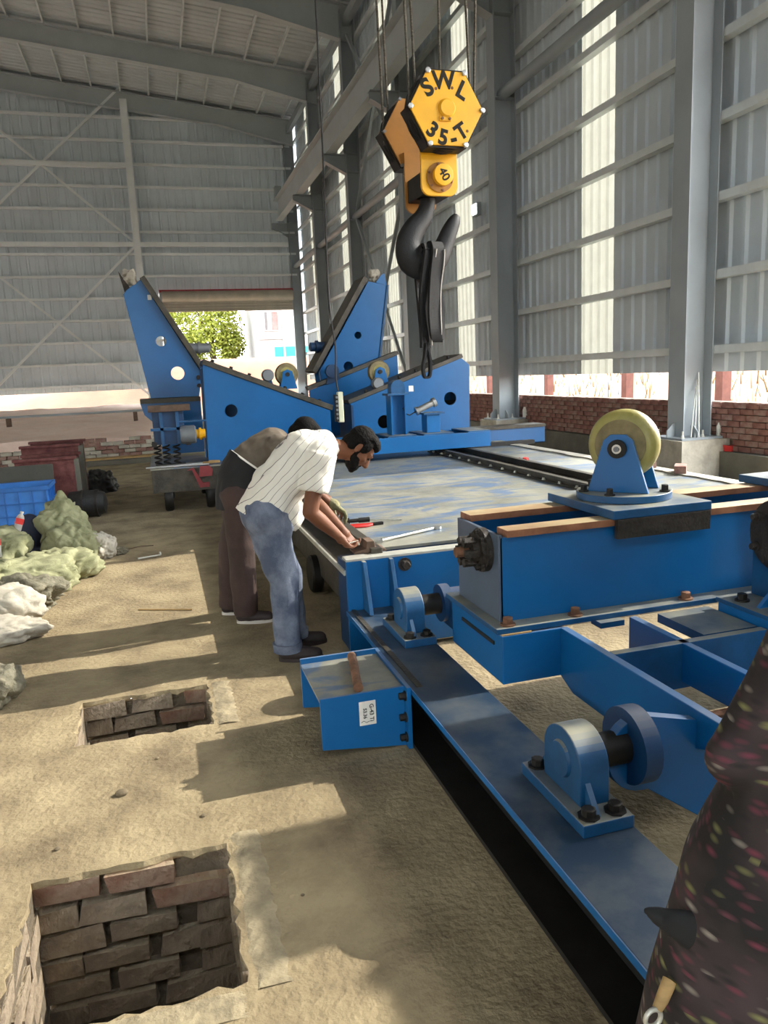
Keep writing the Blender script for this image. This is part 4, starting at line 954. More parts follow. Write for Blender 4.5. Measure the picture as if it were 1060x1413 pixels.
rib3([(2.805,7.46,2.84),(2.785,7.505,2.66),(2.762,7.535,2.45),(2.757,7.555,2.25),(2.768,7.58,2.05),(2.77,7.595,1.90)], WD, .010, .036).build('edge_stitch', 'sling_edge', SL)
rib3([(2.905,7.50,2.84),(2.90,7.52,2.70),(2.872,7.55,2.48),(2.862,7.55,2.25),(2.868,7.56,2.06),(2.885,7.62,1.985)], WD, .010, .036).build('edge_stitch', 'sling_edge', SL)
# pendant control on its cable
PC = thing('pendant_control', 'pale crane pendant control box hanging on a thin black cable', 'control box', (2.02, 8.7, 1.12))
MB().tube(smooth_path([(2.0,8.7,10.4),(2.0,8.7,6.5),(2.0,8.7,5.5),(1.993,8.7,4.85),(1.988,8.7,4.1),(1.976,8.7,3.37),(1.962,8.7,2.6),(1.975,8.7,2.27),(2.009,8.7,1.95),(1.995,8.7,1.62),(2.012,8.7,1.46)], 4), .0095, 8).build('cable', 'cable', PC, smooth=True)
MB().box(2.0, 2.062, 8.67, 8.75, 1.10, 1.45).build('housing', 'pendant', PC, bevel=.008)
MB().box(1.962, 2.0, 8.66, 8.74, 1.11, 1.42).build('button_panel', 'black_iron', PC, bevel=.004)
for k in range(6): MB().lathe([(0,.004),(0,.014),(.012,.014),(.012,.004)], (1.981,8.66,1.15+.048*k), (0,-1,0), 10).build('button', 'motor_grey', PC)
# glowing box added for the bright spot on the side wall sheet
LM = thing('spot_glow', 'small glowing box added at the bright spot on the side wall above the hook tip', 'bright spot', (7.35, 17, 5.1))
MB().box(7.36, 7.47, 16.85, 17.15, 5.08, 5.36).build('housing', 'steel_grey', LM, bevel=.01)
MB().box(7.35, 7.362, 16.88, 17.12, 5.11, 5.33).build('lens', 'glow_white', LM, label='glaring white face')

# ------------------------------------------------------------------ people
def bisect(o, co, no):
    bm = bmesh.new(); bm.from_mesh(o.data)
    bmesh.ops.bisect_plane(bm, geom=bm.verts[:]+bm.edges[:]+bm.faces[:], plane_co=co, plane_no=no, clear_inner=True)
    bm.to_mesh(o.data); bm.free()
def frame(U, Fd):
    U = Vector(U).normalized(); Fd = Vector(Fd); Fd = (Fd-U*Fd.dot(U)).normalized(); Sd = Fd.cross(U).normalized()
    return Matrix((Sd, Fd, U)).transposed()
def head(mb, c, Rm, k=1.):
    c = Vector(c); L = lambda p: c+Rm @ (Vector(p)*k)
    E_ = lambda p, r: ell(mb, L(p), [q*k for q in r], Rm)
    E_((0,-.012,.03), (.074,.094,.092)); E_((0,.03,-.02), (.064,.066,.08)); E_((0,.04,-.065), (.052,.052,.05)); E_((0,.072,-.10), (.022,.02,.018))
    cap(mb, L((0,.086,.018)), L((0,.112,-.026)), .010*k, .015*k); E_((0,.096,-.036), (.020,.012,.009))
    E_((0,.083,-.062), (.026,.013,.008)); E_((0,.081,-.076), (.022,.012,.008)); cap(mb, L((-.045,.078,.03)), L((.045,.078,.03)), .013*k, .013*k)
    for s in (-1, 1):
        E_((s*.04,.062,-.02), (.022,.022,.02)); ell(mb, L((s*.075,-.012,-.006)), (.010*k,.020*k,.033*k), Rm @ Matrix.Rotation(s*.35,3,'Z'))
        E_((s*.078,-.008,-.032), (.008,.010,.012))
def eyes(c, Rm, par, k=1.):
    c = Vector(c)
    for s in (-1, 1):
        mb = MB(); ell(mb, c+Rm @ (Vector((s*.032,.083,.008))*k), (.012*k,.008*k,.006*k), Rm, 10); mb.build('eye', 'black_iron', par, smooth='all')
        mb = MB(); cap(mb, c+Rm @ (Vector((s*.016,.091,.034))*k), c+Rm @ (Vector((s*.05,.078,.036))*k), .005*k, .004*k); mb.build('eyebrow', 'hair', par, smooth='all')
def hand(mb, w, d, pn, side, curl=.9, k=1., spread=.0):
    """w wrist, d towards knuckles, pn palm normal, side = thumb direction"""
    w = Vector(w); d = Vector(d).normalized(); pn = Vector(pn); pn = (pn-d*pn.dot(d)).normalized(); t = d.cross(pn).normalized()
    if t.dot(Vector(side)) < 0: t = -t
    cap(mb, w, w+d*.028*k, .026*k, .032*k, 1.15, t)
    for q in (-.026, -.009, .009, .026): cap(mb, w+d*.02*k+t*q*.8*k, w+d*.088*k+t*q*1.05*k, .015*k, .0125*k)
    for q, ln, c in ((.030,.072,.95),(.010,.080,1.0),(-.011,.074,1.06),(-.030,.058,1.14)):
        p = w+d*.086*k+t*q*k; ang = curl*c*.55; dd = d
        for seg, fr in enumerate((.42,.33,.25)):
            dd = (d*math.cos(ang)+pn*math.sin(ang)).normalized(); e = p+dd*ln*fr*k*1.1+t*spread*q
            cap(mb, p, e, (.0098-.0007*seg)*k, (.0091-.0007*seg)*k, n=10); p = e; ang += curl*c*.75
    p = w+d*.022*k+t*.026*k; e = p+(d*.55+t*.75+pn*.35).normalized()*.036*k; cap(mb, p, e, .0135*k, .0115*k, n=10)
    e2 = e+(d*.85+t*.15+pn*.5).normalized()*.032*k; cap(mb, e, e2, .0110*k, .0098*k, n=10)
    cap(mb, e2, e2+(d*.8-t*.15+pn*.6).normalized()*.024*k, .0098*k, .0082*k, n=10)
def wrinkle(a, s1, b, s2): return lambda p: a*noise.noise(p*s1)+b*abs(noise.noise(Vector((p.x*s2, p.y*s2, p.z*s2*.5))))
def shoe(par, heel, toe, m='shoe', sole='shoe_sole', k=1.):
    heel = Vector(heel); toe = Vector(toe); mb = MB(); d = (toe-heel).normalized(); up = Vector((0,0,1))
    cap(mb, heel+up*.05, heel.lerp(toe,.35)+up*.055, .045*k, .046*k); cap(mb, heel.lerp(toe,.3)+up*.045, toe+up*.035, .046*k, .038*k, 1.1, d.cross(up)); cap(mb, heel+up*.05, heel+up*.10, .045*k, .042*k)
    o = fuse(mb, 'shoe', m, par, voxel=.007, smooth=3, cutz=.022)
    mb = MB(); s = d.cross(up)
    out = []
    for t in range(20):
        a = 2*math.pi*t/20; c = math.cos(a); f_ = heel.lerp(toe, .5)+d*c*((toe-heel).length/2+.042)+s*math.sin(a)*(.043+.006*c); out.append((f_.x, f_.y))
    mb.prism(out, 'z', .001, .024).build('sole', sole, o, smooth=True)
    return o

# worker in the striped shirt, bent over the platform corner
M1 = thing('person', 'man in white striped shirt and faded jeans bending over the platform corner', 'person', (.66, 4.40, 0))
hc = Vector((1.13, 4.42, 1.205)); HM = frame((.86,-.02,.50), (.50,-.12,-.85))
b = MB()
head(b, hc, HM, .98)
cap(b, (.93,4.42,1.225), hc+HM @ Vector((0,-.02,-.05)), .062, .056)
cap(b, (.54,4.42,.88), (.64,4.42,1.02), .12, .12, 1.25, (0,1,0)); cap(b, (.64,4.42,1.02), (.82,4.42,1.18), .12, .125, 1.25, (0,1,0)); cap(b, (.86,4.29,1.2), (.88,4.55,1.2), .07, .07)
SR, ER, WRr = Vector((.855,4.255,1.185)), Vector((.775,4.225,.885)), Vector((.945,4.285,.715))
SLf, EL, WLf = Vector((.885,4.585,1.185)), Vector((.86,4.60,.90)), Vector((1.005,4.44,.715))
cap(b, SR, ER, .056, .046); cap(b, ER, ER.lerp(WRr,.35), .044, .045); cap(b, ER.lerp(WRr,.35), WRr, .045, .029)
cap(b, SLf, EL, .056, .046); cap(b, EL, EL.lerp(WLf,.35), .044, .044); cap(b, EL.lerp(WLf,.35), WLf, .044, .029)
hand(b, WRr, (.62,.05,-.78), (.70,.25,.60), (.25,.9,.3), .95, .98)
hand(b, WLf, (.50,-.28,-.80), (.45,-.75,.45), (-.3,-.6,.6), .9, .98)
for hy, kn, an in ((4.33,(.615,4.32,.46),(.605,4.275,.10)), (4.51,(.665,4.51,.46),(.675,4.50,.10))):
    cap(b, (.55,hy,.84), kn, .09, .06); cap(b, kn, an, .056, .042)
body = fuse(b, 'body', 'skin', M1, voxel=.0055, smooth=3)
h = MB()
for p, r in (((0,-.034,.045),(.083,.090,.088)), ((0,.01,.088),(.073,.075,.046)), ((0,-.07,-.01),(.066,.045,.06)), ((.066,.012,.03),(.016,.035,.045)), ((-.066,.012,.03),(.016,.035,.045)), ((.06,-.05,-.02),(.02,.03,.04)), ((-.06,-.05,-.02),(.02,.03,.04))): ell(h, hc+HM @ Vector(p), r, HM)
fuse(h, 'hair', 'hair', M1, voxel=.007, smooth=2, disp=lambda p: .004*noise.noise(p*70))
h = MB()
for p, r in (((0,.05,-.082),(.05,.048,.042)), ((.050,.028,-.052),(.010,.032,.040)), ((-.050,.028,-.052),(.010,.032,.040)), ((.040,.05,-.075),(.016,.03,.03)), ((-.040,.05,-.075),(.016,.03,.03)), ((.058,.004,-.02),(.008,.014,.03)), ((-.058,.004,-.02),(.008,.014,.03)), ((0,.088,-.052),(.028,.010,.006)), ((0,.074,-.108),(.03,.022,.018))): ell(h, hc+HM @ Vector(p), r, HM)
fuse(h, 'beard', 'hair', M1, voxel=.005, smooth=2, disp=lambda p: .002*noise.noise(p*90))
eyes(hc, HM, M1)
s = MB()
cap(s, (.50,4.42,.79), (.63,4.42,1.02), .165, .152, 1.22, (0,1,0)); cap(s, (.63,4.42,1.02), (.80,4.42,1.185), .150, .158, 1.24, (0,1,0)); cap(s, (.80,4.42,1.185), (.90,4.42,1.23), .15, .10, 1.3, (0,1,0))
cap(s, (.86,4.275,1.20), (.885,4.565,1.20), .092, .092)
s.tube([SR+Vector((.01,0,.03)), SR.lerp(ER,.25), SR.lerp(ER,.62)], [.092,.088,.084], 20); s.tube([SLf+Vector((.01,0,.03)), SLf.lerp(EL,.25), SLf.lerp(EL,.62)], [.092,.088,.084], 20)
cap(s, (.60,4.42,.80), (.66,4.42,.86), .11, .12, 1.3, (0,1,0))
so = fuse(s, 'shirt', 'shirt_stripe', M1, voxel=.010, smooth=3, disp=wrinkle(.008, 9, .012, 16))
bisect(so, (.54,4.42,.835), (.42,0,.90))
c = MB(); c.lathe([(0,.094),(.05,.078),(.062,.072),(.062,.068),(.04,.074),(0,.088)], (.925,4.42,1.232), (.86,0,.30), 26); c.build('collar', 'white_cloth', so, smooth=True)
j = MB()
cap(j, (.54,4.335,.86), (.54,4.505,.86), .135, .135); cap(j, (.57,4.34,.80), (.57,4.50,.80), .125, .125)
for hy, kn, an in ((4.335,(.615,4.325,.47),(.600,4.275,.07)), (4.51,(.665,4.51,.47),(.680,4.50,.07))):
    j.tube([(.55,hy,.84), (.575,hy,.66), kn, Vector(kn).lerp(Vector(an),.5), an], [.122,.105,.086,.078,.074], 20)
jo = fuse(j, 'jeans', 'jeans', M1, voxel=.010, smooth=3, disp=wrinkle(.007, 8, .012, 13))
for an in ((.600,4.275), (.680,4.50)): MB().lathe([(0,.079),(0,.086),(.05,.087),(.05,.079)], (an[0],an[1],.065), (0,0,1), 24).build('cuff', 'jeans', jo, smooth=True)
shoe(M1, (.585,4.275,0), (.76,4.235,0), sole='shoe'); shoe(M1, (.665,4.50,0), (.84,4.50,0), sole='shoe')
HX = MB().tube([(.985,4.33,.648),(1.03,4.335,.655),(1.075,4.34,.662),(1.08,4.34,.635)], .005, 8)
tag(HX.build('hex_key', 'zinc', smooth=True), 'small bright hex key in the hands of the man in the striped shirt', 'tool')

# second worker behind him
M2 = thing('person', 'man in taupe top, black apron and brown trousers half hidden behind the striped shirt', 'person', (.46, 5.18, 0))
hc2 = Vector((.93, 5.15, 1.24)); HM2 = frame((.82,0,.57), (.60,-.05,-.80))
b = MB(); head(b, hc2, HM2, .98); cap(b, (.77,5.15,1.20), hc2+HM2 @ Vector((0,-.02,-.05)), .06, .055)
cap(b, (.46,5.17,.92), (.56,5.16,1.08), .11, .12, 1.25, (0,1,0)); cap(b, (.56,5.16,1.08), (.72,5.15,1.18), .12, .12, 1.25, (0,1,0))
S2, E2, W2 = Vector((.74,5.00,1.20)), Vector((.86,4.93,.98)), Vector((1.05,5.00,.80))
cap(b, S2, E2, .055, .045); cap(b, E2, W2, .043, .03); hand(b, W2, (.75,.1,-.6), (.3,.1,-.9), (0,.9,.3), .6)
S3, E3, W3 = Vector((.76,5.32,1.20)), Vector((.88,5.34,.98)), Vector((1.07,5.22,.80))
cap(b, S3, E3, .055, .045); cap(b, E3, W3, .043, .03); hand(b, W3, (.75,-.1,-.6), (.3,-.1,-.9), (0,-.9,.3), .6)
for hy, kn, an in ((5.09,(.45,5.09,.5),(.44,5.10,.10)), (5.26,(.40,5.27,.5),(.36,5.34,.10))): cap(b, (.46,hy,.88), kn, .085, .06); cap(b, kn, an, .055, .042)
fuse(b, 'body', 'skin_face', M2, voxel=.007, smooth=3)
h = MB()
for p, r in (((0,-.034,.045),(.083,.090,.088)), ((0,.01,.088),(.073,.075,.046)), ((0,-.07,-.01),(.066,.045,.06))): ell(h, hc2+HM2 @ Vector(p), r, HM2)
fuse(h, 'hair', 'hair', M2, voxel=.009, smooth=2); eyes(hc2, HM2, M2)
s = MB(); cap(s, (.50,5.17,1.0), (.58,5.16,1.10), .14, .145, 1.22, (0,1,0)); cap(s, (.58,5.16,1.10), (.72,5.15,1.19), .145, .13, 1.22, (0,1,0)); cap(s, (.73,5.01,1.20), (.75,5.31,1.20), .085, .085)
s.tube([S2+Vector((-.01,0,.02)), S2.lerp(E2,.6)], [.085,.07], 18); s.tube([S3+Vector((-.01,0,.02)), S3.lerp(E3,.6)], [.085,.07], 18)
t2_ = fuse(s, 'top', 'shirt_taupe', M2, voxel=.010, smooth=3, disp=wrinkle(.006, 9, .010, 15))
s = MB(); cap(s, (.455,5.17,.80), (.485,5.17,1.0), .150, .150, 1.2, (0,1,0)); cap(s, (.485,5.17,1.0), (.56,5.165,1.10), .150, .155, 1.2, (0,1,0))
ap = fuse(s, 'apron', 'black_cloth', M2, voxel=.011, smooth=3, disp=wrinkle(.006, 8, .008, 14)); bisect(ap, (.56,5.17,1.09), (-.62,0,-.78)); bisect(ap, (.46,5.17,.80), (0,0,1))
rg = [(.56+.155*1.0*math.cos(t)*.74*1.0, 5.165+.192*math.sin(t), 1.085-.155*math.cos(t)*.60) for t in [2*math.pi*k/36 for k in range(37)]]
MB().tube(rg, .007, 6).build('trim', 'white_cloth', ap, smooth=True, label='thin white edging')
j = MB(); cap(j, (.46,5.10,.88), (.46,5.25,.88), .128, .128)
for hy, kn, an in ((5.09,(.45,5.09,.5),(.445,5.10,.06)), (5.26,(.40,5.27,.5),(.36,5.34,.06))): j.tube([(.46,hy,.86), (.455,hy,.68), kn, Vector(kn).lerp(Vector(an),.5), an], [.118,.105,.09,.084,.082], 20)
fuse(j, 'trousers', 'trousers', M2, voxel=.011, smooth=3, disp=wrinkle(.007, 8, .010, 12))
shoe(M2, (.42,5.10,0), (.59,5.06,0)); shoe(M2, (.34,5.34,0), (.51,5.32,0))
g = MB(); hand(g, W2+Vector((.01,0,0)), (.75,.1,-.6), (.3,.1,-.9), (0,.9,.3), .6, 1.22); fuse(g, 'glove', 'glove', M2, voxel=.007, smooth=2, label='olive work glove')

# bystander in a dark floral dress, very near at the right
M3 = thing('person', 'person in a dark dress with pink and cream flowers standing close at the right', 'person', (.97, .80, 0))
hc3 = Vector((1.0, .80, 1.47)); HM3 = frame((0,0,1), (.3,1,0))
b = MB(); head(b, hc3, HM3, .92); cap(b, (1.0,.79,1.28), hc3+Vector((0,-.01,-.05)), .055, .05)
cap(b, (.98,.80,.85), (1.0,.80,1.25), .11, .12, 1.3, (1,0,0)); cap(b, (.86,.80,1.27), (1.14,.80,1.27), .06, .06)
for q in (-1, 1):
    cap(b, (.98+q*.09,.80,.82), (.98+q*.09,.80,.45), .085, .06); cap(b, (.98+q*.09,.80,.45), (.98+q*.09,.80,.09), .055, .04); cap(b, (.98+q*.09,.77,.05), (.98+q*.09,.93,.03), .04, .03)
S5, E5, W5 = Vector((.84,.80,1.26)), Vector((.765,.83,1.085)), Vector((.98,.93,1.06)); cap(b, S5, E5, .05, .042); cap(b, E5, W5, .04, .028); hand(b, W5, (.9,.4,.0), (0,.3,-1), (0,.5,1), .9, .92)
S6, E6, W6 = Vector((1.16,.80,1.26)), Vector((1.24,.83,1.04)), Vector((1.16,1.00,1.02)); cap(b, S6, E6, .05, .042); cap(b, E6, W6, .04, .028); hand(b, W6, (-.9,.4,.0), (0,.3,-1), (0,.5,1), .9, .92)
fuse(b, 'body', 'skin', M3, voxel=.009, smooth=3)
h = MB()
for p, r in (((0,-.034,.045),(.083,.090,.088)), ((0,-.06,-.06),(.075,.05,.09)), ((0,.0,.085),(.073,.075,.046))): ell(h, hc3+HM3 @ Vector(p)*.94, [q*.94 for q in r], HM3)
fuse(h, 'hair', 'hair', M3, voxel=.012, smooth=2); eyes(hc3, HM3, M3, .92)
s = MB(); cap(s, (1.0,.80,1.20), (1.0,.80,1.27), .14, .10, 1.35, (1,0,0))
s.tube([(.985,.80,.30),(.985,.80,.5),(.985,.80,.72),(.985,.80,.90),(.99,.80,1.05),(1.0,.80,1.22)], [.43,.40,.365,.32,.24,.19], 30, flat=((0,1,0), .62))
s.tube([S5+Vector((.02,0,.0)), E5, E5.lerp(W5,.5)], [.07,.055,.05], 16); s.tube([S6+Vector((-.02,0,0)), E6, E6.lerp(W6,.5)], [.075,.07,.06], 16); cap(s, E5+Vector((-.025,0,0)), E5+Vector((.02,.02,-.01)), .042, .05)
dr = fuse(s, 'dress', 'dress', M3, voxel=.011, smooth=4, disp=lambda p: .010*noise.noise(Vector((p.x*9,p.y*9,p.z*2.4))))
f_ = MB(); cap(f_, (.67,.80,.845), (.615,.82,.872), .034, .014, .5, (0,1,0)); cap(f_, (.615,.82,.872), (.598,.825,.882), .014, .006)
fuse(f_, 'sleeve_fold', 'black_cloth', dr, voxel=.005, smooth=2)
for q in (-1, 1): MB().obox((.98+q*.09,.85,.012), (.08,.25,.024)).build('sandal', 'shoe', M3, bevel=.01)
KR = thing('key_ring', 'shiny steel ring on a cream strap beside the floral dress', 'ring', (.585, .80, .70))
MB().tube([(.5905+.0125*math.cos(t), .795, .735+.0135*math.sin(t)) for t in [2*math.pi*k/24 for k in range(25)]], .0036, 10).build('ring', 'zinc', KR, smooth=True)
MB().tube([(.598,.797,.745),(.608,.80,.755),(.628,.81,.772)], [.007,.009,.010], 12).build('strap', 'wood', KR, smooth=True)

# ------------------------------------------------------------------ clutter on the left
CRT = thing('plastic_crate', 'blue plastic crate with a ribbed grid side behind the pile of sacks', 'crate', (-1.65, 9.5, 0))
cx0, cx1, cy0, cy1, cz = -2.05, -1.28, 9.2, 9.75, .56
MB().box(cx0, cx1, cy0, cy0+.012, .0, cz).build('front_side', 'crate_in', CRT); MB().box(cx0, cx1, cy1-.012, cy1, 0, cz).build('back_side', 'crate_in', CRT)
MB().box(cx0, cx0+.012, cy0+.012, cy1-.012, 0, cz).build('left_side', 'crate_in', CRT); MB().box(cx1-.012, cx1, cy0+.012, cy1-.012, 0, cz).build('right_side', 'crate_in', CRT)
MB().box(cx0+.012, cx1-.012, cy0+.012, cy1-.012, .0, .012).build('bottom', 'crate', CRT)
rim = MB().box(cx0-.02, cx1+.02, cy0-.02, cy0, cz-.035, cz+.01).box(cx0-.02, cx1+.02, cy1, cy1+.02, cz-.035, cz+.01).box(cx0-.02, cx0, cy0, cy1, cz-.035, cz+.01).box(cx1, cx1+.02, cy0, cy1, cz-.035, cz+.01)
rim.build('rim', 'crate', CRT, bevel=.003)
for k in range(6): x = cx0+.03+.143*k; MB().box(x, x+.014, cy0-.018, cy0, .0, cz-.036).build('rib', 'crate', CRT)
for z in (.10, .24, .38): MB().box(cx0, cx1, cy0-.018, cy0, z, z+.014).build('rib', 'crate', CRT)
for k in range(4): y = cy0+.06+.13*k; MB().box(cx1, cx1+.018, y, y+.014, .0, cz-.036).build('rib', 'crate', CRT)
for z in (.10, .24, .38): MB().box(cx1, cx1+.018, cy0, cy1, z, z+.014).build('rib', 'crate', CRT)

def channel(name, x0, x1, y0, y1, h, label):
    P = thing(name, label, 'steel box', ((x0+x1)/2, (y0+y1)/2, 0)); t = .03
    MB().box(x0, x1, y0, y0+t, 0, h).build('front_plate', 'red_box', P, bevel=.004); MB().box(x0, x1, y1-t, y1, 0, h).build('back_plate', 'red_box', P)
    MB().box(x1-t, x1, y0+t, y1-t, 0, h-.03).build('end_plate', 'rust_dark', P); MB().box(x0, x0+t, y0+t, y1-t, 0, h-.03).build('end_plate', 'rust_dark', P)
    MB().box(x0-.02, x1+.03, y0-.03, y0+.06, h, h+.035).build('top_flange', 'red_box', P, bevel=.003); MB().box(x0-.02, x1+.03, y1-.06, y1+.03, h, h+.035).build('top_flange', 'red_box', P)
    MB().box(x1, x1+.06, y0, y0+.05, 0, h).build('corner_post', 'plinth', P)
    return P
channel('steel_box', -1.80, -1.10, 10.45, 11.1, .74, 'dark red rusty steel box with white paint marks behind the crate')
channel('steel_box', -1.85, -1.12, 11.35, 12.2, .84, 'taller dark red steel box standing furthest from the crate')
SB = MB().obox((-1.95,10.15,.36), (1.25,.06,.72), rx=rad(-9)); tag(SB.build('board', 'slab', bevel=.006), 'dark grey board leaning against the red steel box', 'board')

def sack(name, c, r, m, label, seed, amp=.26, freq=2.3, flatten=.012, group='sacks heaped on the floor'):
    bm = bmesh.new(); bmesh.ops.create_icosphere(bm, subdivisions=5, radius=1.0); off = Vector((seed*7.3, seed*3.1, seed*1.7))
    for v in bm.verts:
        n = v.co.normalized(); q = n*freq+off
        th = seed*1.9; ax = Vector((math.cos(th), math.sin(th), .35)); qa = q+ax*(n.dot(ax)*freq*.9)
        f1 = abs(noise.noise(qa*.8)); f2 = abs(noise.noise(qa*1.7+off)); f3 = abs(noise.noise(Vector((q.x*3.2, q.y*3.2, q.z*1.2))+off))
        k = .86+amp*noise.noise(n*1.3+off)+amp*1.15*f1+amp*.7*f2+amp*.24*f3
        sq = .9+.1*noise.noise(n*2+off)
        p = Vector((n.x*r[0]*k, n.y*r[1]*k, (n.z if n.z < 0 else n.z**.8)*r[2]*k*sq))
        p = p+Vector(c); p.z = max(p.z, flatten*.3+.004*noise.noise(q)); v.co = p
    me = bpy.data.meshes.new(name); bm.to_mesh(me); bm.free()
    o = link(name, me, m, smooth='all'); return tag(o, label, 'sack', group)
sack('woven_sack', (-1.07,8.35,.24), (.27,.30,.30), 'sack_olive', 'olive woven sack at the top of the heap by the crate corner', 1)
sack('woven_sack', (-.92,7.70,.14), (.26,.26,.24), 'sack_olive', 'crumpled olive sack in the middle of the heap', 2)
sack('woven_sack', (-.66,7.72,.09), (.15,.17,.17), 'sack_white', 'small white printed sack at the right end of the heap', 3)
sack('woven_sack', (-.50,7.78,.03), (.09,.07,.05), 'sack_grey', 'scrap of grey sacking just right of the white sack', 4)
sack('woven_sack', (-.93,7.05,.09), (.32,.24,.17), 'sack_olive', 'pale olive sack lying at the front right of the heap', 5)
sack('woven_sack', (-1.12,6.62,.12), (.36,.26,.20), 'sack_olive', 'wide folded olive sack in front of the heap', 6, .28)
sack('woven_sack', (-1.12,6.15,.10), (.27,.20,.16), 'sack_grey', 'dark grey-olive sack with an open mouth at the front', 7, .34)
sack('woven_sack', (-1.52,7.55,.18), (.28,.36,.24), 'sack_olive', 'olive sack under the bottles at the left edge', 8, .28)
sack('woven_sack', (-1.46,6.55,.16), (.26,.30,.22), 'sack_olive', 'bundled olive sack at the left edge above the white sack', 9, .3)
sack('woven_sack', (-1.17,5.72,.14), (.29,.20,.18), 'sack_white', 'bright white sack at the lower left', 10, .14)
sack('woven_sack', (-1.14,5.40,.06), (.30,.17,.11), 'sack_white', 'cream sack with dark print lying flat in front of the white sack', 11, .2)
sack('cloth_bundle', (-1.02,4.28,.08), (.17,.19,.14), 'sack_grey', 'crumpled tan cloth bundle cut off by the left edge', 12, .3, group=None)
sack('dark_bundle', (-1.02,12.7,.12), (.30,.36,.24), 'bag_black', 'dark bundle on the floor beyond the red steel boxes', 13, group=None)
NV = MB(); ell(NV, (-1.36,8.28,.17), (.15,.15,.24)); NV.obox((-1.36,8.14,.05), (.2,.1,.03)); tag(fuse(NV, 'hard_hat', 'navy', voxel=.01, smooth=3, cutz=.004), 'dark navy rounded cap standing between crate and sacks', 'cap')
BB = thing('duffel_bag', 'black cylindrical bag lying on the floor by the red box', 'bag', (-.98, 10.25, 0))
MB().lathe([(0,.03),(0,.14),(.03,.165),(.20,.17),(.34,.17),(.37,.15),(.39,.15),(.44,.13),(.46,.05)], (-1.20,10.3,.172), (1,-.1,0), 24).build('bag_body', 'bag_black', BB, smooth=True)
for a in (.16, .33): MB().lathe([(0,.172),(0,.178),(.03,.178),(.03,.172)], (-1.20+a,10.3-.1*a,.172), (1,-.1,0), 24).build('strap', 'coupling', BB, smooth=True)
MB().lathe([(0,.02),(0,.10),(.012,.10),(.012,.02)], (-1.215,10.302,.172), (1,-.1,0), 20).build('end_disc', 'rust', BB)
def bottle(c, d, label, L=.22):
    P = thing('water_bottle', label, 'bottle', c, 'water bottles'); r = .036
    MB().lathe([(0,.01),(0,r*.9),(.01,r),(.10,r),(.11,r*.94),(.16,r),(.18,r*.8),(.20,.013),(.21,.013),(.21,.005)], c, d, 18).build('bottle_body', 'bottle', P, smooth=True)
    o = Vector(c)+Vector(d).normalized()*.10; MB().lathe([(0,r+.0008),(0,r+.0015),(.055,r+.0015),(.055,r+.0008)], o, d, 18).build('label_band', 'red_plastic', P, smooth=True)
    o = Vector(c)+Vector(d).normalized()*.205; MB().lathe([(0,.005),(0,.016),(.018,.016),(.018,.005)], o, d, 14).build('bottle_cap', 'label_white', P, smooth=True)
bottle((-1.40,7.75,.30), (.35,.2,1), 'clear water bottle with red label leaning between crate and sacks')
bottle((-1.44,7.05,.24), (.0,.1,1), 'clear water bottle with red label standing among the front sacks')
bottle((-1.62,7.9,.34), (-.1,.1,1), 'clear water bottle with red label at the left edge')

def small(mb, name, m, label, cat, smooth=False): return tag(mb.build(name, m, smooth=smooth), label, cat)
small(MB().tube([(-.32,7.46,.008),(-.12,7.52,.008)], .008, 8).lathe([(0,.008),(0,.02),(.012,.02),(.012,.008)], (-.12,7.52,.02), (1,.3,0), 8), 'long_bolt', 'zinc', 'long pale bolt lying on the sunny floor', 'bolt')
small(MB().tube([(-.45,7.95,.005),(-.30,8.05,.005),(-.18,8.02,.005)], .004, 6), 'wire_piece', 'rust_dark', 'thin bent wire lying on the floor near the sacks', 'wire')
small(MB().tube([(-.28,5.72,.006),(.10,5.55,.006)], .006, 6), 'thin_stick', 'wood', 'thin straight stick lying across the shaded floor', 'stick')
for k, (x, y, r) in enumerate(((-.29,3.06,.022), (-.15,3.32,.008), (.02,2.78,.009), (.30,2.2,.006), (-.5,2.75,.01))):
    mb = MB(); ell(mb, (x,y,r*.45), (r*1.2,r,r*.6), Matrix.Rotation(k,3,'Z'), 8)
    tag(mb.build('pebble', 'stone', smooth=True), 'flat brown stone lying between the two pits' if k == 0 else 'tiny pebble lying on the concrete floor near the pits', 'stone', None if k == 0 else 'tiny pebbles on the floor')
# tools and bits on the deck
SPN = thing('ratchet_spanner', 'long shiny ratchet spanner lying on the deck plate', 'spanner', (1.5, 4.72, .576))
MB().tube([(1.30,4.61,.586),(1.42,4.66,.588),(1.72,4.80,.588)], [.013,.009,.011], 10).build('handle', 'steel', SPN, smooth=True)
MB().lathe([(0,.012),(0,.028),(.018,.028),(.018,.012)], (1.76,4.82,.577), (0,0,1), 18).build('ratchet_head', 'steel', SPN, smooth=True)
MB().box(1.25, 1.30, 4.585, 4.612, .577, .592).build('jaw', 'steel', SPN)
PLR = thing('pliers', 'pair of pliers with red handles lying on the deck plate', 'pliers', (1.33, 5.14, .576))
MB().tube([(1.22,5.13,.585),(1.34,5.12,.585),(1.40,5.16,.585)], .010, 8).build('handle', 'red_plastic', PLR, smooth=True); MB().tube([(1.22,5.19,.585),(1.33,5.17,.585),(1.40,5.16,.585)], .010, 8).build('handle', 'red_plastic', PLR, smooth=True)
MB().obox((1.43,5.165,.586), (.08,.035,.018), rz=.1).build('jaw', 'black_iron', PLR)
DRV = thing('socket_wrench', 'dark socket wrench with a thin bar lying beyond the pliers', 'wrench', (1.45, 5.26, .576))
MB().lathe([(0,.01),(0,.024),(.05,.024),(.05,.014),(.12,.014),(.12,.018),(.20,.018),(.20,.005)], (1.20,5.28,.601), (1,-.06,0), 14).build('body', 'black_iron', DRV, smooth=True)
MB().tube([(1.40,5.27,.60),(1.64,5.25,.58)], .005, 8).build('bar', 'steel', DRV, smooth=True)
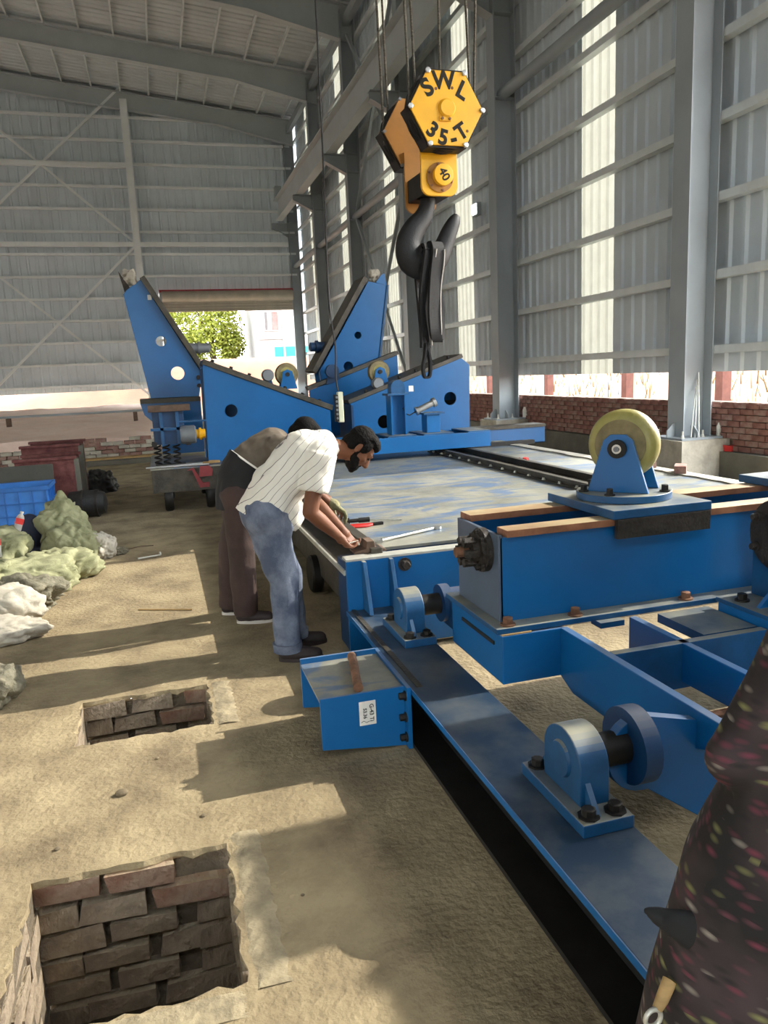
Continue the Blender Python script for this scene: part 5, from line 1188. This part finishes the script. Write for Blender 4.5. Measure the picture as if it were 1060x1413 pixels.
for k, (x, y) in enumerate(((3.90,7.95),(3.99,7.9))):
    small(MB().obox((x, y, .595), (.06+.02*(k % 2),.05,.035), rz=k*.7, jit=.006), 'plastic_scrap', 'red_plastic', ('red plastic scrap on the deck, the one nearer the rails', 'red plastic scrap on the deck, the one further from the rails')[k], 'scrap')['group'] = 'red scraps on the deck'
def loosebrick(c, rz, label, m='brick_wall2'): return tag(MB().obox(c, (.22,.105,.07), rz=rz, jit=.004).build('loose_brick', m), label, 'brick')
loosebrick((4.70,6.10,.626), .9, 'pale loose brick lying on the right edge of the deck')
loosebrick((4.69,6.6,.626), 1.3, 'loose brick fragment on the deck edge beyond the pale brick')
wb = MB().lathe([(0,.01),(0,.035),(.13,.035),(.16,.02),(.18,.02),(.18,.005)], (7.54,8.98,.566), (0,0,1), 16); small(wb, 'white_bottle', 'label_white', 'white bottle standing on the near column base plate', 'bottle', True)
wb = MB().lathe([(0,.01),(0,.05),(.16,.05),(.20,.03),(.22,.03),(.22,.005)], (7.53,14.92,.566), (0,0,1), 16); small(wb, 'white_bottle', 'label_white', 'white bottle standing on the second column base plate', 'bottle', True)
small(MB().obox((7.54,8.75,.40), (.1,.12,.08), rz=.4, jit=.01), 'red_scrap', 'red_plastic', 'crumpled red scrap on the plinth beside the near column', 'scrap')
for k in range(3): small(MB().tube([(7.06+.05*k,8.96-.02*k,.567),(7.30+.02*k,9.19,1.25+.1*k)], .008, 8), 'leaning_rod', 'zinc', ('lowest thin steel rod leaning in the near column', 'middle thin steel rod leaning in the near column', 'tallest thin steel rod leaning in the near column')[k], 'rod')['group'] = 'rods leaning in the near column'

# ------------------------------------------------------------------ sand bank, low brick wall and the world outside
def sand_h(x, y): 
    return .46+.012*(y-18)+.10*noise.noise(Vector((x*.5,y*.35,0)))+.05*noise.noise(Vector((x*1.9,y*1.6,4)))
vs_ = []; fs_ = []; nx, ny = 64, 64
for i in range(ny+1):
    for jx in range(nx+1):
        x = -18.9+19.9*jx/nx; y = 17.95+20.75*i/ny; e = min(1, max(0, (1.0-x)/1.3)); vs_.append((x, y, max(.004, sand_h(x, y)*e)))
for i in range(ny):
    for jx in range(nx): a = i*(nx+1)+jx; fs_.append((a, a+1, a+nx+2, a+nx+1))
n0 = len(vs_); vs_ += [(-18.9,17.95,.004),(1.0,17.95,.004)]
SBk = MB().add(vs_, fs_); SBk.f.append(tuple([n0]+[jx for jx in range(nx+1)]+[n0+1]))
tag(SBk.build('sand_bank', 'sand', smooth='all'), 'pale pink sand bank filling the far left of the hall', 'sand', kind='stuff')
BW = thing('low_brick_wall', 'low broken brick retaining wall in front of the sand bank', 'wall', (-4, 17.7, 0)); bwm = MB(); bwm2 = MB()
for r in range(7):
    z = .045+.085*r; x = -8+(.12 if r % 2 else 0)
    while x < .25:
        top = .40+.05*max(-3, x)+.12+.10*noise.noise(Vector((x*.9, 3, 1)))
        if z < top: (bwm if random.random() < .55 else bwm2).obox((x, 17.68+random.uniform(-.02,.02), z), (.222,.12,.074), jit=.008)
        x += .236
bwm.build('brick', 'brick_wall2', BW, kind='stuff'); bwm2.build('brick', 'plaster', BW, kind='stuff')
MB().box(-8, .3, 17.74, 17.93, 0, .30).build('core', 'mortar', BW)
tag(MB().obox((-1.0,17.3,.06), (3.6,.3,.12), rz=.06).build('timber_plank', 'wood', bevel=.01), 'pale timber plank lying in front of the low brick wall', 'plank')
tag(MB().obox((-1.2,16.85,.05), (3.0,.22,.1), rz=.03).build('timber_plank', 'plinth', bevel=.01), 'grey plank lying on the floor nearest the low brick wall', 'plank')
tag(MB().tube([(-9,25,.86),(-5,25.0,.83),(-.4,25,.82)], .035, 10).build('long_pipe', 'steel_grey', smooth=True), 'long thin pipe lying level over the sand bank', 'pipe')
for x, lb in ((-4.3, 'short post under the left part of the long pipe'), (-.7, 'short post under the right end of the long pipe')): small(MB().box(x-.06, x+.06, 24.9, 25.1, .3, .79), 'pipe_prop', 'rust_dark', lb, 'post')

def out_h(x, y):
    h = -.02; t = min(1, max(0, (y-41)/6)); t = t*t*(3-2*t); h += 2.9*t*(1 if x > -2 else max(.32, 1+(x+2)*.12))
    u = min(1, max(0, (x-11)/26)); u = u*u*(3-2*u); h = max(h, -.02+3.1*u)
    h += .12*noise.noise(Vector((x*.35,y*.35,2)))*min(1, max(0, (max(x-9, y-41))/3)); return h
GX = [-70,-50,-35,-25,-19.3]+[-19.3+i*1.5 for i in range(1,19)]+[8.0]+[9+i*1.2 for i in range(22)]+[38,46,60,85]
GY = [-60,-40,-25,-10.2]+[-10+i*2.0 for i in range(1,25)]+[YE+.12]+[40.2+i*.8 for i in range(14)]+[54,60,70,90,120]
vs_ = [(x, y, out_h(x, y)) for y in GY for x in GX]; fs_ = []
for i in range(len(GY)-1):
    for jx in range(len(GX)-1):
        xa, xb, ya, yb = GX[jx], GX[jx+1], GY[i], GY[i+1]
        if xa >= -19.31 and xb <= 8.01 and ya >= -10.21 and yb <= YE+.13: continue
        a = i*len(GX)+jx; fs_.append((a, a+1, a+len(GX)+1, a+len(GX)))
tag(MB().add(vs_, fs_).build('ground', 'outground', smooth='all'), 'bare sunlit sandy ground outside the hall', 'ground', kind='structure')
wd = MB()
for k in range(1500):
    x = random.uniform(9.5, 34); y = random.uniform(11, 52); z = out_h(x, y); h = random.uniform(.25, .8); a = random.uniform(0, 6.3)
    dx, dy = .03*math.cos(a), .03*math.sin(a); lx, ly = random.uniform(-.25,.25), random.uniform(-.25,.25)
    wd.add([(x-dx,y-dy,z-.02),(x+dx,y+dy,z-.02),(x+lx,y+ly,z+h)], [(0,1,2)])
tag(wd.build('dry_weeds', 'weed'), 'dry straw-coloured weeds on the ground beyond the side wall', 'weeds', kind='stuff')
for x, y, lb in ((13.0,15.4,'red-brown outdoor post seen right of the nearest steel column'), (13.4,19.9,'red-brown outdoor post seen left of the nearest steel column'), (13.9,25.6,'red-brown outdoor post seen just right of the second steel column'), (14.0,31.0,'faded red outdoor post seen left of the second steel column')):
    P = thing('outdoor_post', lb, 'post', (x, y, 0), 'red posts outside')
    MB().box(x-.13, x+.13, y-.13, y+.13, out_h(x,y)-.1, 3.6).build('shaft', 'redpost', P, bevel=.01); MB().box(x-.2, x+.2, y-.2, y+.2, out_h(x,y)-.1, out_h(x,y)+.12).build('footing', 'plaster', P)
# tree and house beyond the doorway
TR = thing('leafy_tree', 'sunlit yellow-green tree filling the far doorway', 'tree', (4.4, 60, 2.8)); lf = MB(); rr = random.Random(5)
lobes = [(3.9,60,6.6,2.8),(2.0,60.5,5.2,2.2),(5.1,59.6,5.4,1.7),(4.2,59.2,4.4,2.2),(1.6,60,7.4,2.0),(4.8,60.6,7.6,1.9),(5.7,59.6,4.2,1.1),(2.6,59.4,3.9,1.4)]
for k in range(9000):
    cx_, cy_, cz_, R_ = lobes[k % len(lobes)]; d = Vector((rr.gauss(0,1), rr.gauss(0,1), rr.gauss(0,1))).normalized()*R_*rr.uniform(.55, 1.05)
    p = Vector((cx_,cy_,cz_))+d; u = Vector((rr.uniform(-1,1), rr.uniform(-1,1), rr.uniform(-1,1))).normalized()*.14; w = u.orthogonal().normalized()*.09
    lf.add([p-u, p+w, p+u, p-w], [(0,1,2,3)])
lf.build('foliage', 'leaf', TR, kind='stuff')
MB().tube([(4.4,60,2.6),(4.3,60,4.2),(4.5,60,6.5)], [.28,.22,.12], 12).build('trunk', 'bark', TR, smooth=True)
for q in ((2.4,60.2,5.6),(5.6,59.8,5.8),(3.4,59.6,6.8)): MB().tube([(4.35,60,4.0),q], [.12,.05], 8).build('branch', 'bark', TR, smooth=True)
HS = thing('white_house', 'white rendered house with a cyan band beyond the doorway', 'house', (11, 56, 2.9))
MB().box(7.2, 16, 55, 62, 2.6, 11).build('wall', 'white_wall', HS); MB().box(8.9, 9.05, 54.9, 55, 2.6, 11).build('drain_pipe', 'white_wall', HS)
MB().box(8.3, 16, 54.96, 55, 2.9, 3.75).build('painted_band', 'cyan_wall', HS); MB().box(7.15, 16.3, 54.6, 62.3, 11, 11.3).build('roof_slab', 'white_wall', HS)
wf = MB().box(7.66, 8.70, 54.93, 55.0, 4.86, 4.92).box(7.66, 8.70, 54.93, 55.0, 6.14, 6.2).box(7.66, 7.72, 54.93, 55, 4.92, 6.14).box(8.64, 8.70, 54.93, 55, 4.92, 6.14).box(7.9, 8.20, 54.93, 55, 4.92, 6.14).build('window', 'white_wall', HS)
MB().box(7.72, 7.9, 54.97, 54.99, 4.92, 6.14).build('pane', 'dark_glass', wf); MB().box(8.20, 8.64, 54.97, 54.99, 4.92, 6.14).build('pane', 'curtain', wf)
MB().box(7.2, 8.9, 54.9, 55, 4.3, 4.4).build('ledge', 'white_wall', HS)
